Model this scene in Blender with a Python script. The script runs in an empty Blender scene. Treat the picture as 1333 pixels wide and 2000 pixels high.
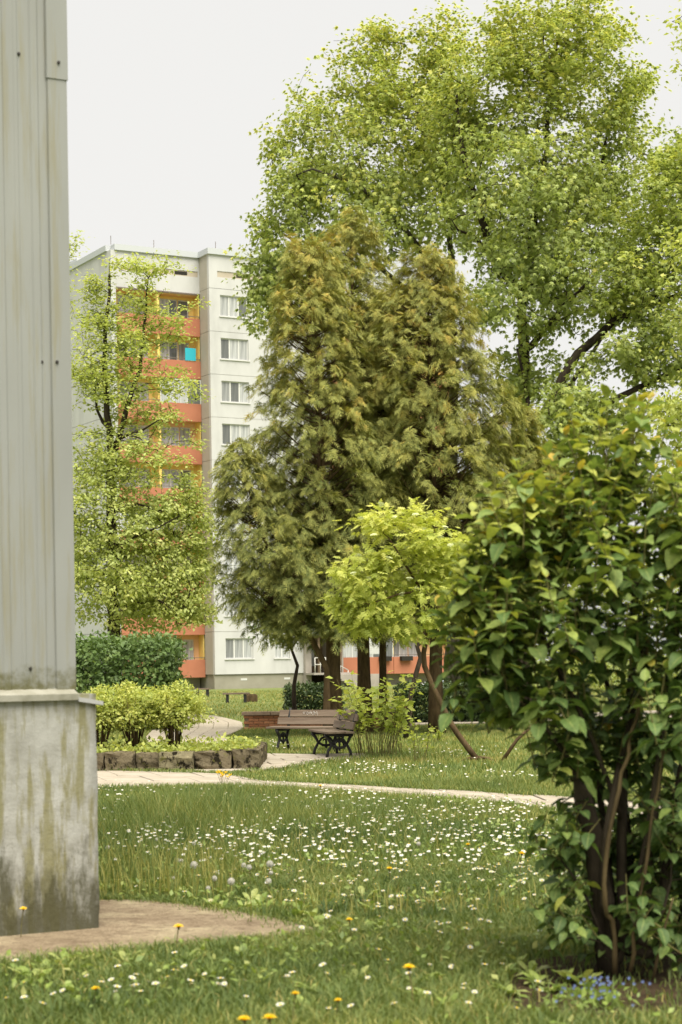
import bpy, bmesh, math, random
import numpy as np
from mathutils import Vector, Matrix, noise as mnoise

# ------------------------------------------------------------------ camera, sky, sun
F, CX, HY, EYE = 3600.0, 666.5, 1293.0, 1.65      # focal length and horizon of the photograph (its pixels), eye height
RHO = math.radians(0.9)
scn = bpy.context.scene
col = scn.collection
cam_d = bpy.data.cameras.new('camera')
cam = bpy.data.objects.new('camera', cam_d); col.objects.link(cam)
cam.location = (0, 0, EYE)
cam.rotation_euler = (math.pi / 2, RHO, 0)
cam_d.sensor_fit = 'VERTICAL'; cam_d.sensor_height = 36.0; cam_d.sensor_width = 24.0
cam_d.lens = F / 2000 * 36
cam_d.shift_y = (HY - 1000) / 2000
cam_d.clip_start = 0.1; cam_d.clip_end = 3000
cam_d.dof.use_dof = True; cam_d.dof.focus_distance = 34; cam_d.dof.aperture_fstop = 4.0
scn.camera = cam

SUN_EL, SUN_AZ = math.radians(64), math.radians(155)   # azimuth from +Y, clockwise
w = bpy.data.worlds.new('World'); scn.world = w; w.use_nodes = True
wn = w.node_tree; wn.nodes.clear()
sky = wn.nodes.new('ShaderNodeTexSky'); sky.sky_type = 'NISHITA'; sky.sun_disc = False
sky.sun_elevation = SUN_EL; sky.sun_rotation = SUN_AZ; sky.dust_density = 4.0; sky.air_density = 1.0
hs = wn.nodes.new('ShaderNodeHueSaturation'); hs.inputs['Saturation'].default_value = 0.10; hs.inputs['Value'].default_value = 0.6
mx = wn.nodes.new('ShaderNodeMix'); mx.data_type = 'RGBA'; mx.inputs[0].default_value = 0.86
mx.inputs[7].default_value = (4.82, 4.77, 4.63, 1)      # the even white of a closed cloud cover
bg = wn.nodes.new('ShaderNodeBackground'); bg.inputs[1].default_value = 0.1
wo = wn.nodes.new('ShaderNodeOutputWorld')
wn.links.new(sky.outputs[0], hs.inputs['Color']); wn.links.new(hs.outputs[0], mx.inputs[6])
wn.links.new(mx.outputs[2], bg.inputs[0]); wn.links.new(bg.outputs[0], wo.inputs[0])
sun_d = bpy.data.lights.new('sun', 'SUN'); sun_d.energy = 3.5; sun_d.angle = math.radians(55); sun_d.color = (1.0, 0.945, 0.82)
sun = bpy.data.objects.new('sun', sun_d); col.objects.link(sun)
to_sun = Vector((math.sin(SUN_AZ) * math.cos(SUN_EL), math.cos(SUN_AZ) * math.cos(SUN_EL), math.sin(SUN_EL)))
sun.rotation_euler = to_sun.to_track_quat('Z', 'Y').to_euler(); sun.location = (0, -10, 40)
scn.view_settings.view_transform = 'Standard'; scn.view_settings.look = 'None'
scn.view_settings.exposure = 1.0; scn.view_settings.gamma = 1.0; scn.view_settings.use_curve_mapping = False
scn.cycles.max_bounces = 8; scn.cycles.transparent_max_bounces = 8; scn.cycles.transmission_bounces = 6; scn.cycles.diffuse_bounces = 4
scn.cycles.use_denoising = True

# ------------------------------------------------------------------ helpers
def ray(x, y):
    u, v = x - CX, -(y - HY)
    c, s = math.cos(RHO), math.sin(RHO)
    return (u * c + v * s) / F, (-u * s + v * c) / F
def P(x, y, d):                      # a point of the place seen at photo pixel x, y and d metres away
    a, b = ray(x, y); return Vector((a * d, d, EYE + b * d))
def G(x, y, z=0.0):                  # the point at height z seen at photo pixel x, y
    a, b = ray(x, y); d = (z - EYE) / b; return Vector((a * d, d, z))
def R(a): return math.radians(a)

class MB:
    """collects faces and builds ONE mesh object"""
    def __init__(s): s.v = []; s.f = []; s.m = []; s.smooth = []
    def add(s, vs, fs, mi=0, sm=False):
        o = len(s.v); s.v += [tuple(q) for q in vs]
        for f in fs: s.f.append([i + o for i in f]); s.m.append(mi); s.smooth.append(sm)
        return s
    def box(s, x0, x1, y0, y1, z0, z1, mi=0):
        return s.add([(x0,y0,z0),(x1,y0,z0),(x1,y1,z0),(x0,y1,z0),(x0,y0,z1),(x1,y0,z1),(x1,y1,z1),(x0,y1,z1)],
                     [(0,3,2,1),(4,5,6,7),(0,1,5,4),(1,2,6,5),(2,3,7,6),(3,0,4,7)], mi)
    def tube(s, pts, rad, n=6, mi=0, cap=True):
        pts = [Vector(p) for p in pts]; k = len(pts)
        if not hasattr(rad, '__len__'): rad = [rad] * k
        vs = []; fs = []
        ref = Vector((0.31, 0.17, 0.93))
        t0 = (pts[-1] - pts[0]).normalized()
        if abs(t0.dot(ref.normalized())) > .85: ref = Vector((0.94, 0.2, 0.1))
        for i, p in enumerate(pts):
            t = (pts[min(i+1, k-1)] - pts[max(i-1, 0)]).normalized()
            a = t.cross(ref)
            if a.length < 1e-6: a = t.orthogonal()
            a.normalize(); b = t.cross(a)
            for j in range(n):
                q = 2 * math.pi * j / n
                vs.append(p + (a * math.cos(q) + b * math.sin(q)) * rad[i])
        for i in range(k - 1):
            for j in range(n):
                fs.append((i*n+j, i*n+(j+1)%n, (i+1)*n+(j+1)%n, (i+1)*n+j))
        if cap: fs += [tuple(range(n-1, -1, -1)), tuple((k-1)*n + j for j in range(n))]
        return s.add(vs, fs, mi, True)
    def prism(s, poly, z0, z1, mi=0):
        n = len(poly)
        vs = [(p[0], p[1], z0) for p in poly] + [(p[0], p[1], z1) for p in poly]
        fs = [tuple(range(n-1, -1, -1)), tuple(range(n, 2*n))] + [(i, (i+1)%n, n+(i+1)%n, n+i) for i in range(n)]
        return s.add(vs, fs, mi)
    def mesh(s, name, mats):
        me = bpy.data.meshes.new(name); me.from_pydata(s.v, [], s.f)
        for m in (mats if isinstance(mats, (list, tuple)) else [mats]): me.materials.append(m)
        me.polygons.foreach_set('material_index', s.m); me.polygons.foreach_set('use_smooth', s.smooth)
        me.update(); return me
    def build(s, name, mats, parent=None, bevel=0):
        o = bpy.data.objects.new(name, s.mesh(name, mats)); col.objects.link(o)
        if parent is not None: o.parent = parent
        if bevel:
            b = o.modifiers.new('bevel', 'BEVEL'); b.width = bevel; b.segments = 2; b.limit_method = 'ANGLE'
        return o

def tag(o, label=None, cat=None, group=None, kind=None):
    if label: o['label'] = label
    if cat: o['category'] = cat
    if group: o['group'] = group
    if kind: o['kind'] = kind
    return o
def empty(name, loc, rz=0, label=None, cat=None, group=None):
    o = bpy.data.objects.new(name, None); col.objects.link(o); o.location = loc; o.rotation_euler = (0, 0, rz)
    o.empty_display_size = .2
    return tag(o, label, cat, group)
def inst(name, me, parent=None, loc=(0,0,0), rot=(0,0,0), sc=(1,1,1)):
    o = bpy.data.objects.new(name, me); col.objects.link(o)
    if parent is not None: o.parent = parent
    o.location = loc; o.rotation_euler = rot; o.scale = sc
    return o

def fast_mesh(name, verts, faces, mat, parent=None, attrs=None, smooth=False, loc=None):
    """verts (N,3), faces (M,k) numpy, attrs: dict name -> per-vertex floats"""
    me = bpy.data.meshes.new(name)
    n, (m, k) = len(verts), faces.shape
    if loc is not None: verts = verts - np.array(loc)[None, :]
    me.vertices.add(n); me.loops.add(m * k); me.polygons.add(m)
    me.vertices.foreach_set('co', np.ascontiguousarray(verts, dtype=np.float32).ravel())
    me.loops.foreach_set('vertex_index', np.ascontiguousarray(faces, dtype=np.int32).ravel())
    me.polygons.foreach_set('loop_start', np.arange(0, m * k, k, dtype=np.int32))
    if smooth: me.polygons.foreach_set('use_smooth', np.ones(m, dtype=bool))
    for an, av in (attrs or {}).items():
        at = me.attributes.new(an, 'FLOAT', 'POINT'); at.data.foreach_set('value', np.ascontiguousarray(av, dtype=np.float32))
    me.materials.append(mat); me.update(calc_edges=True)
    o = bpy.data.objects.new(name, me); col.objects.link(o)
    if parent is not None: o.parent = parent
    return o

def norm(a): return a / np.maximum(np.linalg.norm(a, axis=-1, keepdims=True), 1e-9)
def frames(Y, N):
    Y = norm(Y); Z = norm(N - (N * Y).sum(-1, keepdims=True) * Y); X = np.cross(Y, Z); return X, Y, Z
def scatter(name, pos, Y, N, scale, tmpl, mat, parent, tint, loc=None, kind='stuff', smooth=False):
    """one mesh of many leaves; tmpl = (verts, tris, along)"""
    tv, tf, ta = tmpl
    X, Y, Z = frames(Y, N)
    s = scale[:, None, None]
    V = pos[:, None, :] + s * (tv[None, :, 0:1] * X[:, None, :] + tv[None, :, 1:2] * Y[:, None, :] + tv[None, :, 2:3] * Z[:, None, :])
    n, k = len(pos), len(tv)
    Fc = tf[None, :, :] + (np.arange(n) * k)[:, None, None]
    o = fast_mesh(name, V.reshape(-1, 3), Fc.reshape(-1, tf.shape[1]), mat, parent,
                  {'tint': np.repeat(tint, k), 'along': np.tile(ta, n)}, smooth, loc)
    if kind: o['kind'] = kind
    return o

def in_poly(x, y, poly):
    r = np.zeros(len(x), bool); n = len(poly)
    for i in range(n):
        x0, y0 = poly[i][0], poly[i][1]; x1, y1 = poly[(i+1) % n][0], poly[(i+1) % n][1]
        c = ((y0 > y) != (y1 > y))
        with np.errstate(divide='ignore', invalid='ignore'):
            r ^= c & (x < (x1 - x0) * (y - y0) / (y1 - y0 + 1e-12) + x0)
    return r
def smooth_noise(x, y, f, seed=0.0):      # cheap vector noise, about -1..1
    a = np.zeros_like(x)
    rr = np.random.default_rng(int(seed * 10) + 5)
    for k in range(7):
        th = rr.uniform(0, 6.28); ph = rr.uniform(0, 6.28); q = f * rr.uniform(.5, 1.8)
        a += np.sin((x * math.cos(th) + y * math.sin(th)) * q + ph + 1.3 * np.sin((x * math.sin(th) - y * math.cos(th)) * q * .6))
    return a / 3.2

# ------------------------------------------------------------------ materials
def new_mat(name):
    m = bpy.data.materials.new(name); m.use_nodes = True; nt = m.node_tree
    return m, nt, nt.nodes['Principled BSDF'], nt.nodes['Material Output']
def ramp(nt, fac, stops):
    r = nt.nodes.new('ShaderNodeValToRGB'); e = r.color_ramp.elements
    while len(e) < len(stops): e.new(.5)
    for i, (p, c) in enumerate(stops): e[i].position = p; e[i].color = (c[0], c[1], c[2], 1)
    nt.links.new(fac, r.inputs[0]); return r.outputs[0]
def noise_n(nt, scale, detail=4, rough=.55, coord='Object', vec=None, stretch=None):
    if vec is None:
        tc = nt.nodes.new('ShaderNodeTexCoord'); vec = tc.outputs[coord]
    if stretch:
        mp = nt.nodes.new('ShaderNodeMapping'); mp.inputs['Scale'].default_value = stretch
        nt.links.new(vec, mp.inputs[0]); vec = mp.outputs[0]
    n = nt.nodes.new('ShaderNodeTexNoise'); n.inputs['Scale'].default_value = scale
    n.inputs['Detail'].default_value = detail; n.inputs['Roughness'].default_value = rough
    nt.links.new(vec, n.inputs['Vector']); return n.outputs['Fac']
def mixc(nt, fac, a, b, mode='MIX'):
    m = nt.nodes.new('ShaderNodeMix'); m.data_type = 'RGBA'; m.blend_type = mode
    for sock, val in ((m.inputs[0], fac), (m.inputs[6], a), (m.inputs[7], b)):
        if isinstance(val, (int, float)): sock.default_value = val
        elif isinstance(val, tuple): sock.default_value = (val[0], val[1], val[2], 1)
        else: nt.links.new(val, sock)
    return m.outputs[2]
def bump(nt, b, h, strength=.4, dist=.02):
    bn = nt.nodes.new('ShaderNodeBump'); bn.inputs['Strength'].default_value = strength; bn.inputs['Distance'].default_value = dist
    nt.links.new(h, bn.inputs['Height']); nt.links.new(bn.outputs[0], b.inputs['Normal'])

def leaf_mat(name, stops, tip=None, trans=.35, rough=.55, spec=.3, tip_from=.4, tcol=None, rib=None):
    m, nt, b, out = new_mat(name)
    at = nt.nodes.new('ShaderNodeAttribute'); at.attribute_name = 'tint'
    c = ramp(nt, at.outputs['Fac'], stops)
    if tip:
        al = nt.nodes.new('ShaderNodeAttribute'); al.attribute_name = 'along'
        f = ramp(nt, al.outputs['Fac'], [(tip_from, (0,0,0)), (1, (1,1,1))])
        c = mixc(nt, f, c, tip)
    if rib:
        al = nt.nodes.new('ShaderNodeAttribute'); al.attribute_name = 'along'
        c = mixc(nt, ramp(nt, al.outputs['Fac'], [(.0,(.5,.5,.5)), (.16,(0,0,0))]), c, rib)
        gp = nt.nodes.new('ShaderNodeNewGeometry')
        c = mixc(nt, 1.0, c, ramp(nt, noise_n(nt, 38, 5, .7, vec=gp.outputs['Position']), [(.3,(.62,.66,.6)), (.7,(1.25,1.2,1.1))]), 'MULTIPLY')
    nt.links.new(c, b.inputs['Base Color']); b.inputs['Roughness'].default_value = rough
    b.inputs['Specular IOR Level'].default_value = spec
    t = nt.nodes.new('ShaderNodeBsdfTranslucent')
    tc = mixc(nt, 1.0, c, tcol or (1.0, 1.0, .55), 'MULTIPLY'); nt.links.new(tc, t.inputs[0])
    mix = nt.nodes.new('ShaderNodeMixShader'); mix.inputs[0].default_value = trans
    nt.links.new(b.outputs[0], mix.inputs[1]); nt.links.new(t.outputs[0], mix.inputs[2]); nt.links.new(mix.outputs[0], out.inputs[0])
    return m
def surf_mat(name, c0, c1, scale=8, rough=.8, bumpy=.3, spec=.3, detail=6, bscale=None, stretch=None, c2=None, bdist=.02, coord='Object'):
    m, nt, b, out = new_mat(name)
    f = noise_n(nt, scale, detail, .6, stretch=stretch, coord=coord)
    st = [(.3, c0), (.7, c1)] if c2 is None else [(.28, c0), (.5, c1), (.72, c2)]
    nt.links.new(ramp(nt, f, st), b.inputs['Base Color'])
    b.inputs['Roughness'].default_value = rough; b.inputs['Specular IOR Level'].default_value = spec
    if bumpy: bump(nt, b, noise_n(nt, bscale or scale * 4, 5, .6, stretch=stretch, coord=coord), bumpy, bdist)
    return m
def plain(name, c, rough=.6, spec=.3, metal=0):
    m, nt, b, out = new_mat(name); b.inputs['Base Color'].default_value = (*c, 1)
    b.inputs['Roughness'].default_value = rough; b.inputs['Specular IOR Level'].default_value = spec; b.inputs['Metallic'].default_value = metal
    return m

M = {}
M['bark'] = surf_mat('bark', (.018,.014,.010), (.07,.055,.038), 9, .95, .9, .1, 8, 22, (1,1,.25))
M['bark_brown'] = surf_mat('bark_brown', (.045,.03,.016), (.14,.095,.05), 10, .9, .8, .1, 8, 25, (1,1,.3))
M['stem_brown'] = surf_mat('stem_brown', (.06,.042,.02), (.15,.108,.05), 12, .8, .5, .2, 8, 30, (1,1,.3))
M['bark_grey'] = surf_mat('bark_grey', (.035,.032,.024), (.11,.10,.075), 10, .95, .8, .1, 8, 22, (1,1,.3))
M['stem_green'] = surf_mat('stem_green', (.10,.085,.03), (.17,.16,.055), 10, .8, .2, .2)
M['maple'] = leaf_mat('maple', [(0,(.36,.44,.15)), (.5,(.52,.59,.19)), (.8,(.66,.69,.21)), (1,(.76,.74,.25))], trans=.52, rough=.5, spec=.35)
M['linden'] = leaf_mat('linden', [(0,(.34,.40,.11)), (.6,(.50,.55,.15)), (1,(.62,.64,.19))], trans=.45)
M['young'] = leaf_mat('young', [(0,(.37,.44,.15)), (.5,(.52,.58,.20)), (1,(.68,.68,.26))], trans=.48)
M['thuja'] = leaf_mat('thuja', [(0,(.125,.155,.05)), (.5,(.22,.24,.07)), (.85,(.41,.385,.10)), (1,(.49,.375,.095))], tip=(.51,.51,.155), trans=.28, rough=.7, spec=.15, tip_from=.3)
M['elder'] = leaf_mat('elder', [(0,(.37,.44,.10)), (.5,(.54,.59,.14)), (1,(.73,.72,.21))], trans=.48, spec=.3)
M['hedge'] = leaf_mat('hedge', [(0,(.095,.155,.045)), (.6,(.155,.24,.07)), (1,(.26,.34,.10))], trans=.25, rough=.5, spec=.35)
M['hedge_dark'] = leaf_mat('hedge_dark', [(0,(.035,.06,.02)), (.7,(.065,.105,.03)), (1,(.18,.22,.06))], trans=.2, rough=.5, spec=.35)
M['spirea'] = leaf_mat('spirea', [(0,(.33,.40,.11)), (.5,(.49,.54,.15)), (1,(.66,.65,.20))], trans=.48)
M['pale_shrub'] = leaf_mat('pale_shrub', [(0,(.18,.22,.09)), (1,(.35,.38,.20))], trans=.35)
M['lilac'] = leaf_mat('lilac', [(0,(.075,.135,.042)), (.45,(.135,.215,.065)), (.72,(.28,.36,.095)), (.86,(.44,.47,.10)), (.93,(.62,.48,.08)), (1,(.58,.36,.06))], trans=.34, rough=.55, spec=.32, rib=(.40,.45,.16))
M['grass'] = leaf_mat('grass', [(0,(.07,.115,.036)), (.35,(.125,.18,.048)), (.7,(.215,.26,.072)), (.9,(.34,.345,.10)), (1,(.46,.39,.135))], trans=.38, rough=.55, spec=.3)
M['weed'] = leaf_mat('weed', [(0,(.17,.25,.06)), (.6,(.29,.38,.09)), (1,(.44,.46,.18))], trans=.35, rough=.45, spec=.4, rib=(.45,.50,.22))
M['petal'] = plain('petal', (.55,.55,.51), .7, .2)
M['disc'] = plain('disc', (.75,.52,.04), .8, .2)
M['dandelion'] = plain('dandelion', (.85,.58,.015), .8, .2)
M['clock'] = plain('clock', (.50,.48,.43), .9, .1)
M['blue_petal'] = plain('blue_petal', (.16,.21,.42), .8, .2)
M['cream'] = plain('cream', (.62,.66,.38), .8, .2)
M['iron'] = surf_mat('iron', (.010,.010,.010), (.022,.021,.02), 30, .6, .3, .4)
M['board'] = surf_mat('board', (.085,.058,.040), (.17,.125,.09), 6, .75, .35, .3, 8, 30, (.12,1,1), c2=(.22,.175,.13))
M['scribble'] = plain('scribble', (.55,.52,.48), .8)
# bright paving, moss in the joints
M['slab'] = surf_mat('slab', (.36,.30,.235), (.50,.43,.35), 2.2, .95, .35, .1, 8, 40, c2=(.57,.505,.42), coord='Generated')
M['joint'] = surf_mat('joint', (.16,.14,.085), (.27,.23,.17), 3, .95, .4, .1, 8, 30)

def apron_mat():
    m, nt, b, out = new_mat('apron')
    f = noise_n(nt, 2.2, 8, .65); g = noise_n(nt, 14, 8, .7)
    c = ramp(nt, f, [(.3,(.24,.185,.125)), (.5,(.33,.265,.18)), (.66,(.44,.375,.25))])
    c = mixc(nt, ramp(nt, g, [(.46,(0,0,0)), (.72,(1,1,1))]), c, (.15,.105,.07))
    nt.links.new(c, b.inputs['Base Color']); b.inputs['Roughness'].default_value = .95; b.inputs['Specular IOR Level'].default_value = .1
    grit = ramp(nt, noise_n(nt, 55, 6, .75), [(.42,(.72,.70,.68)), (.6,(1.12,1.1,1.08))])
    c2 = mixc(nt, 1.0, c, grit, 'MULTIPLY'); nt.links.new(c2, b.inputs['Base Color'])
    bump(nt, b, noise_n(nt, 60, 6, .7), .9, .02); return m
M['apron'] = apron_mat()
def lawn_mat():
    m, nt, b, out = new_mat('lawn')
    c = ramp(nt, noise_n(nt, 1.1, 6, .65), [(.3,(.075,.105,.035)), (.5,(.125,.165,.05)), (.72,(.19,.215,.07))])
    c = mixc(nt, ramp(nt, noise_n(nt, 30, 6, .7), [(.4,(0,0,0)), (.75,(1,1,1))]), c, (.23,.25,.085))
    nt.links.new(c, b.inputs['Base Color']); b.inputs['Roughness'].default_value = .95; b.inputs['Specular IOR Level'].default_value = .1
    bump(nt, b, noise_n(nt, 45, 6, .7), .7, .04); return m
M['lawn'] = lawn_mat()
M['soil'] = surf_mat('soil', (.028,.02,.012), (.075,.052,.032), 9, 1, .8, .05, 8, 40)

def plinth_mat():
    """grey-white render, green algae runs, dark damp at the foot and under the ledge"""
    m, nt, b, out = new_mat('stained_render')
    tc = nt.nodes.new('ShaderNodeTexCoord'); sp = nt.nodes.new('ShaderNodeSeparateXYZ'); nt.links.new(tc.outputs['Object'], sp.inputs[0])
    base = ramp(nt, noise_n(nt, 5, 8, .6), [(.35,(.27,.265,.235)), (.65,(.42,.417,.39))])
    runs = noise_n(nt, 3.2, 7, .62, stretch=(2.6, 2.6, .42))
    fine = noise_n(nt, 22, 6, .7)
    rf = ramp(nt, runs, [(.47,(0,0,0)), (.56,(1,1,1))])
    c = mixc(nt, mixc(nt, .45, rf, fine, 'MULTIPLY'), base, (.19,.175,.07))
    def mth(op, a, bb):
        n = nt.nodes.new('ShaderNodeMath'); n.operation = op
        for i, q in enumerate((a, bb)):
            if isinstance(q, (int, float)): n.inputs[i].default_value = q
            else: nt.links.new(q, n.inputs[i])
        return n.outputs[0]
    edge = noise_n(nt, 4.5, 8, .68, stretch=(2, 2, .8))
    hgt = mth('ADD', sp.outputs[2], mth('MULTIPLY', mth('SUBTRACT', edge, .5), -1.5))
    damp = ramp(nt, hgt, [(.20,(1,1,1)), (.56,(0,0,0))])
    c = mixc(nt, mixc(nt, .25, damp, fine, 'MULTIPLY'), c, (.06,.057,.028))
    spots = ramp(nt, noise_n(nt, 34, 5, .7), [(.60,(0,0,0)), (.70,(1,1,1))])
    c = mixc(nt, mixc(nt, 1.0, spots, ramp(nt, hgt, [(.3,(1,1,1)), (1.0,(.12,.12,.12))]), 'MULTIPLY'), c, (.10,.095,.06))
    top = ramp(nt, mth('ADD', sp.outputs[2], mth('MULTIPLY', runs, .35)), [(1.5,(0,0,0)), (1.0,(0,0,0))]) if False else None
    nt.links.new(c, b.inputs['Base Color']); b.inputs['Roughness'].default_value = .9; b.inputs['Specular IOR Level'].default_value = .15
    bump(nt, b, noise_n(nt, 26, 8, .7), .55, .012); return m
M['plinth'] = plinth_mat()
def clad_mat():
    m, nt, b, out = new_mat('painted_sheet')
    tc = nt.nodes.new('ShaderNodeTexCoord'); sp = nt.nodes.new('ShaderNodeSeparateXYZ'); nt.links.new(tc.outputs['Object'], sp.inputs[0])
    base = ramp(nt, noise_n(nt, 1.6, 6, .6, stretch=(1,1,.3)), [(.3,(.242,.246,.232)), (.7,(.285,.29,.275))])
    st = ramp(nt, noise_n(nt, 4.5, 7, .65, stretch=(3.2,3.2,.22)), [(.50,(0,0,0)), (.66,(1,1,1))])
    c = mixc(nt, mixc(nt, 1.0, st, (.62,.62,.62), 'MULTIPLY'), base, (.235,.215,.135))
    n = nt.nodes.new('ShaderNodeMath'); n.operation = 'SUBTRACT'; nt.links.new(sp.outputs[2], n.inputs[0])
    k = nt.nodes.new('ShaderNodeMath'); k.operation = 'MULTIPLY'; k.inputs[1].default_value = .45
    nt.links.new(noise_n(nt, 9, 6, .7), k.inputs[0]); nt.links.new(k.outputs[0], n.inputs[1])
    low = ramp(nt, n.outputs[0], [(1.30/8,(1,1,1)), (1.42/8,(0,0,0))])
    # the ramp works on 0..1, so the height is scaled first
    sc = nt.nodes.new('ShaderNodeMath'); sc.operation = 'MULTIPLY'; sc.inputs[1].default_value = 1/8
    nt.links.new(n.outputs[0], sc.inputs[0])
    for l in list(nt.links):
        if l.to_node.type == 'VALTORGB' and l.from_node == n: nt.links.remove(l)
    lr = [q for q in nt.nodes if q.type == 'VALTORGB'][-1]; nt.links.new(sc.outputs[0], lr.inputs[0])
    c = mixc(nt, low, c, (.11,.105,.05))
    nt.links.new(c, b.inputs['Base Color']); b.inputs['Roughness'].default_value = .5; b.inputs['Specular IOR Level'].default_value = .35
    bump(nt, b, noise_n(nt, 5, 3, .5, stretch=(1,1,.3)), .15, .01); return m
M['clad'] = clad_mat()
M['flash'] = surf_mat('flash', (.30,.30,.29), (.42,.42,.415), 6, .5, .1, .4)
M['flash_old'] = surf_mat('flash_old', (.20,.19,.14), (.33,.32,.27), 7, .6, .15, .3)
M['screw'] = plain('screw', (.06,.055,.05), .5, .5, .6)
M['wall_white'] = surf_mat('wall_white', (.46,.458,.45), (.54,.538,.53), .9, .9, .25, .2, 8, 30, stretch=(1,1,.35), c2=(.58,.578,.57))
M['wall_beige'] = surf_mat('wall_beige', (.40,.37,.31), (.46,.43,.37), .8, .9, .2, .2, 8, 30)
M['band'] = surf_mat('band', (.42,.36,.28), (.52,.46,.37), 1, .9, .2, .2)
M['plinth_far'] = surf_mat('plinth_far', (.27,.255,.20), (.34,.32,.26), 1, .95, .2, .1)
M['red'] = surf_mat('red', (.40,.155,.09), (.46,.185,.108), 1, .8, .1, .25)
M['yellow'] = surf_mat('yellow', (.78,.56,.16), (.85,.64,.22), 1, .9, .1, .2)
M['peach'] = surf_mat('peach', (.70,.42,.22), (.78,.50,.28), 1, .9, .1, .2)
M['frame'] = plain('frame', (.62,.62,.60), .5, .4)
M['roofing'] = plain('roofing', (.50,.52,.54), .6, .4)
M['dark'] = plain('dark', (.03,.027,.022), .8, .2)
M['wood_dark'] = surf_mat('wood_dark', (.11,.075,.045), (.19,.135,.085), 4, .8, .2, .2)
M['render_grey'] = surf_mat('render_grey', (.30,.27,.235), (.40,.36,.32), 2, .9, .2, .2)
M['rail'] = plain('rail', (.16,.13,.11), .6, .4)
M['pale_metal'] = plain('pale_metal', (.55,.53,.49), .5, .4)
M['turquoise'] = plain('turquoise', (.04,.42,.52), .8, .2)
def glass_mat():
    m, nt, b, out = new_mat('window_glass')
    oi = nt.nodes.new('ShaderNodeObjectInfo')
    tc = nt.nodes.new('ShaderNodeTexCoord')
    cur = noise_n(nt, 9, 2, .5, vec=tc.outputs['Object'], stretch=(1.6, 1, .05))
    a = ramp(nt, cur, [(.35,(.27,.28,.28)), (.65,(.56,.57,.56))])
    dk = ramp(nt, oi.outputs['Random'], [(.10,(1,1,1)), (.45,(0,0,0))])
    c = mixc(nt, mixc(nt, 1.0, dk, (.8,.8,.8), 'MULTIPLY'), a, (.06,.065,.06))
    nt.links.new(c, b.inputs['Base Color']); b.inputs['Roughness'].default_value = .06; b.inputs['Specular IOR Level'].default_value = .6
    return m
M['glass'] = glass_mat()
def stone_mat(name, pale):
    m, nt, b, out = new_mat(name)
    oi = nt.nodes.new('ShaderNodeObjectInfo'); tc = nt.nodes.new('ShaderNodeTexCoord')
    ad = nt.nodes.new('ShaderNodeVectorMath'); ad.operation = 'ADD'
    mu = nt.nodes.new('ShaderNodeMath'); mu.operation = 'MULTIPLY'; mu.inputs[1].default_value = 40
    nt.links.new(oi.outputs['Random'], mu.inputs[0]); nt.links.new(tc.outputs['Object'], ad.inputs[0]); nt.links.new(mu.outputs[0], ad.inputs[1])
    v = ad.outputs[0]
    c = ramp(nt, noise_n(nt, 6, 8, .65, vec=v), [(.3, tuple(q*.5 for q in pale)), (.7, pale)])
    drip = ramp(nt, noise_n(nt, 5, 8, .72, vec=v, stretch=(1.1,1.1,.8)), [(.50,(0,0,0)), (.57,(1,1,1))])
    c = mixc(nt, drip, c, (.018,.015,.009))
    moss = ramp(nt, noise_n(nt, 9, 6, .7, vec=v), [(.58,(0,0,0)), (.68,(1,1,1))])
    c = mixc(nt, moss, c, (.13,.125,.035))
    nt.links.new(c, b.inputs['Base Color']); b.inputs['Roughness'].default_value = .95; b.inputs['Specular IOR Level'].default_value = .1
    bump(nt, b, noise_n(nt, 16, 8, .7, vec=v), .9, .04); return m
M['stone'] = stone_mat('mossy_stone', (.20,.165,.105))
M['stone_moss'] = stone_mat('pale_stone', (.28,.245,.15))
def brick_mat():
    m, nt, b, out = new_mat('brick_face')
    oi = nt.nodes.new('ShaderNodeObjectInfo')
    c = ramp(nt, oi.outputs['Random'], [(0,(.30,.11,.05)), (.5,(.42,.17,.08)), (1,(.52,.24,.12))])
    c = mixc(nt, ramp(nt, noise_n(nt, 9, 6, .7), [(.45,(0,0,0)), (.75,(1,1,1))]), c, (.20,.11,.05))
    nt.links.new(c, b.inputs['Base Color']); b.inputs['Roughness'].default_value = .9; bump(nt, b, noise_n(nt, 40, 5, .6), .4, .01); return m
M['brick'] = brick_mat()
M['mortar'] = surf_mat('mortar', (.19,.13,.085), (.30,.22,.15), 8, .95, .3, .1)
M['coping'] = surf_mat('coping', (.20,.14,.10), (.32,.235,.17), 5, .9, .3, .15)
M['car_paint'] = plain('car_paint', (.42,.46,.52), .25, .6, .5)
M['car_glass'] = plain('car_glass', (.05,.06,.07), .05, .7)
M['rubber'] = plain('rubber', (.02,.02,.02), .8)
M['lamp'] = plain('lamp', (.7,.7,.68), .1, .6)
M['terracotta'] = plain('terracotta', (.40,.14,.06), .8)

# ------------------------------------------------------------------ leaf shapes  (x across, y along, z up; unit length)
def tri_fan(tris):
    v = []; f = []
    for t in tris:
        f.append([len(v), len(v)+1, len(v)+2]); v += list(t)
    v = np.array(v, float); return v, np.array(f), np.clip(v[:, 1], 0, 1)
def lobes(spec, wd=.17, c=(0, .22)):
    T = []
    for ang, r in spec:
        a = math.radians(ang); dx, dy = math.sin(a), math.cos(a)
        T.append(((c[0] - dx*.18 + dy*wd, c[1] - dy*.18 - dx*wd, 0), (c[0] + dx*r, c[1] + dy*r, -.22*r), (c[0] - dx*.18 - dy*wd, c[1] - dy*.18 + dx*wd, 0)))
    return tri_fan(T)
MAPLE = lobes([(0,.62), (58,.52), (-58,.52), (112,.36), (-112,.36)], .21)
OVAL = (np.array([(0,0,0), (.30,.42,.05), (0,1,-.10), (-.30,.42,.05), (0,.45,-.02)], float), np.array([(0,1,4), (1,2,4), (2,3,4), (3,0,4)]), np.array([0,.4,1,.4,.45]))
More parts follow.
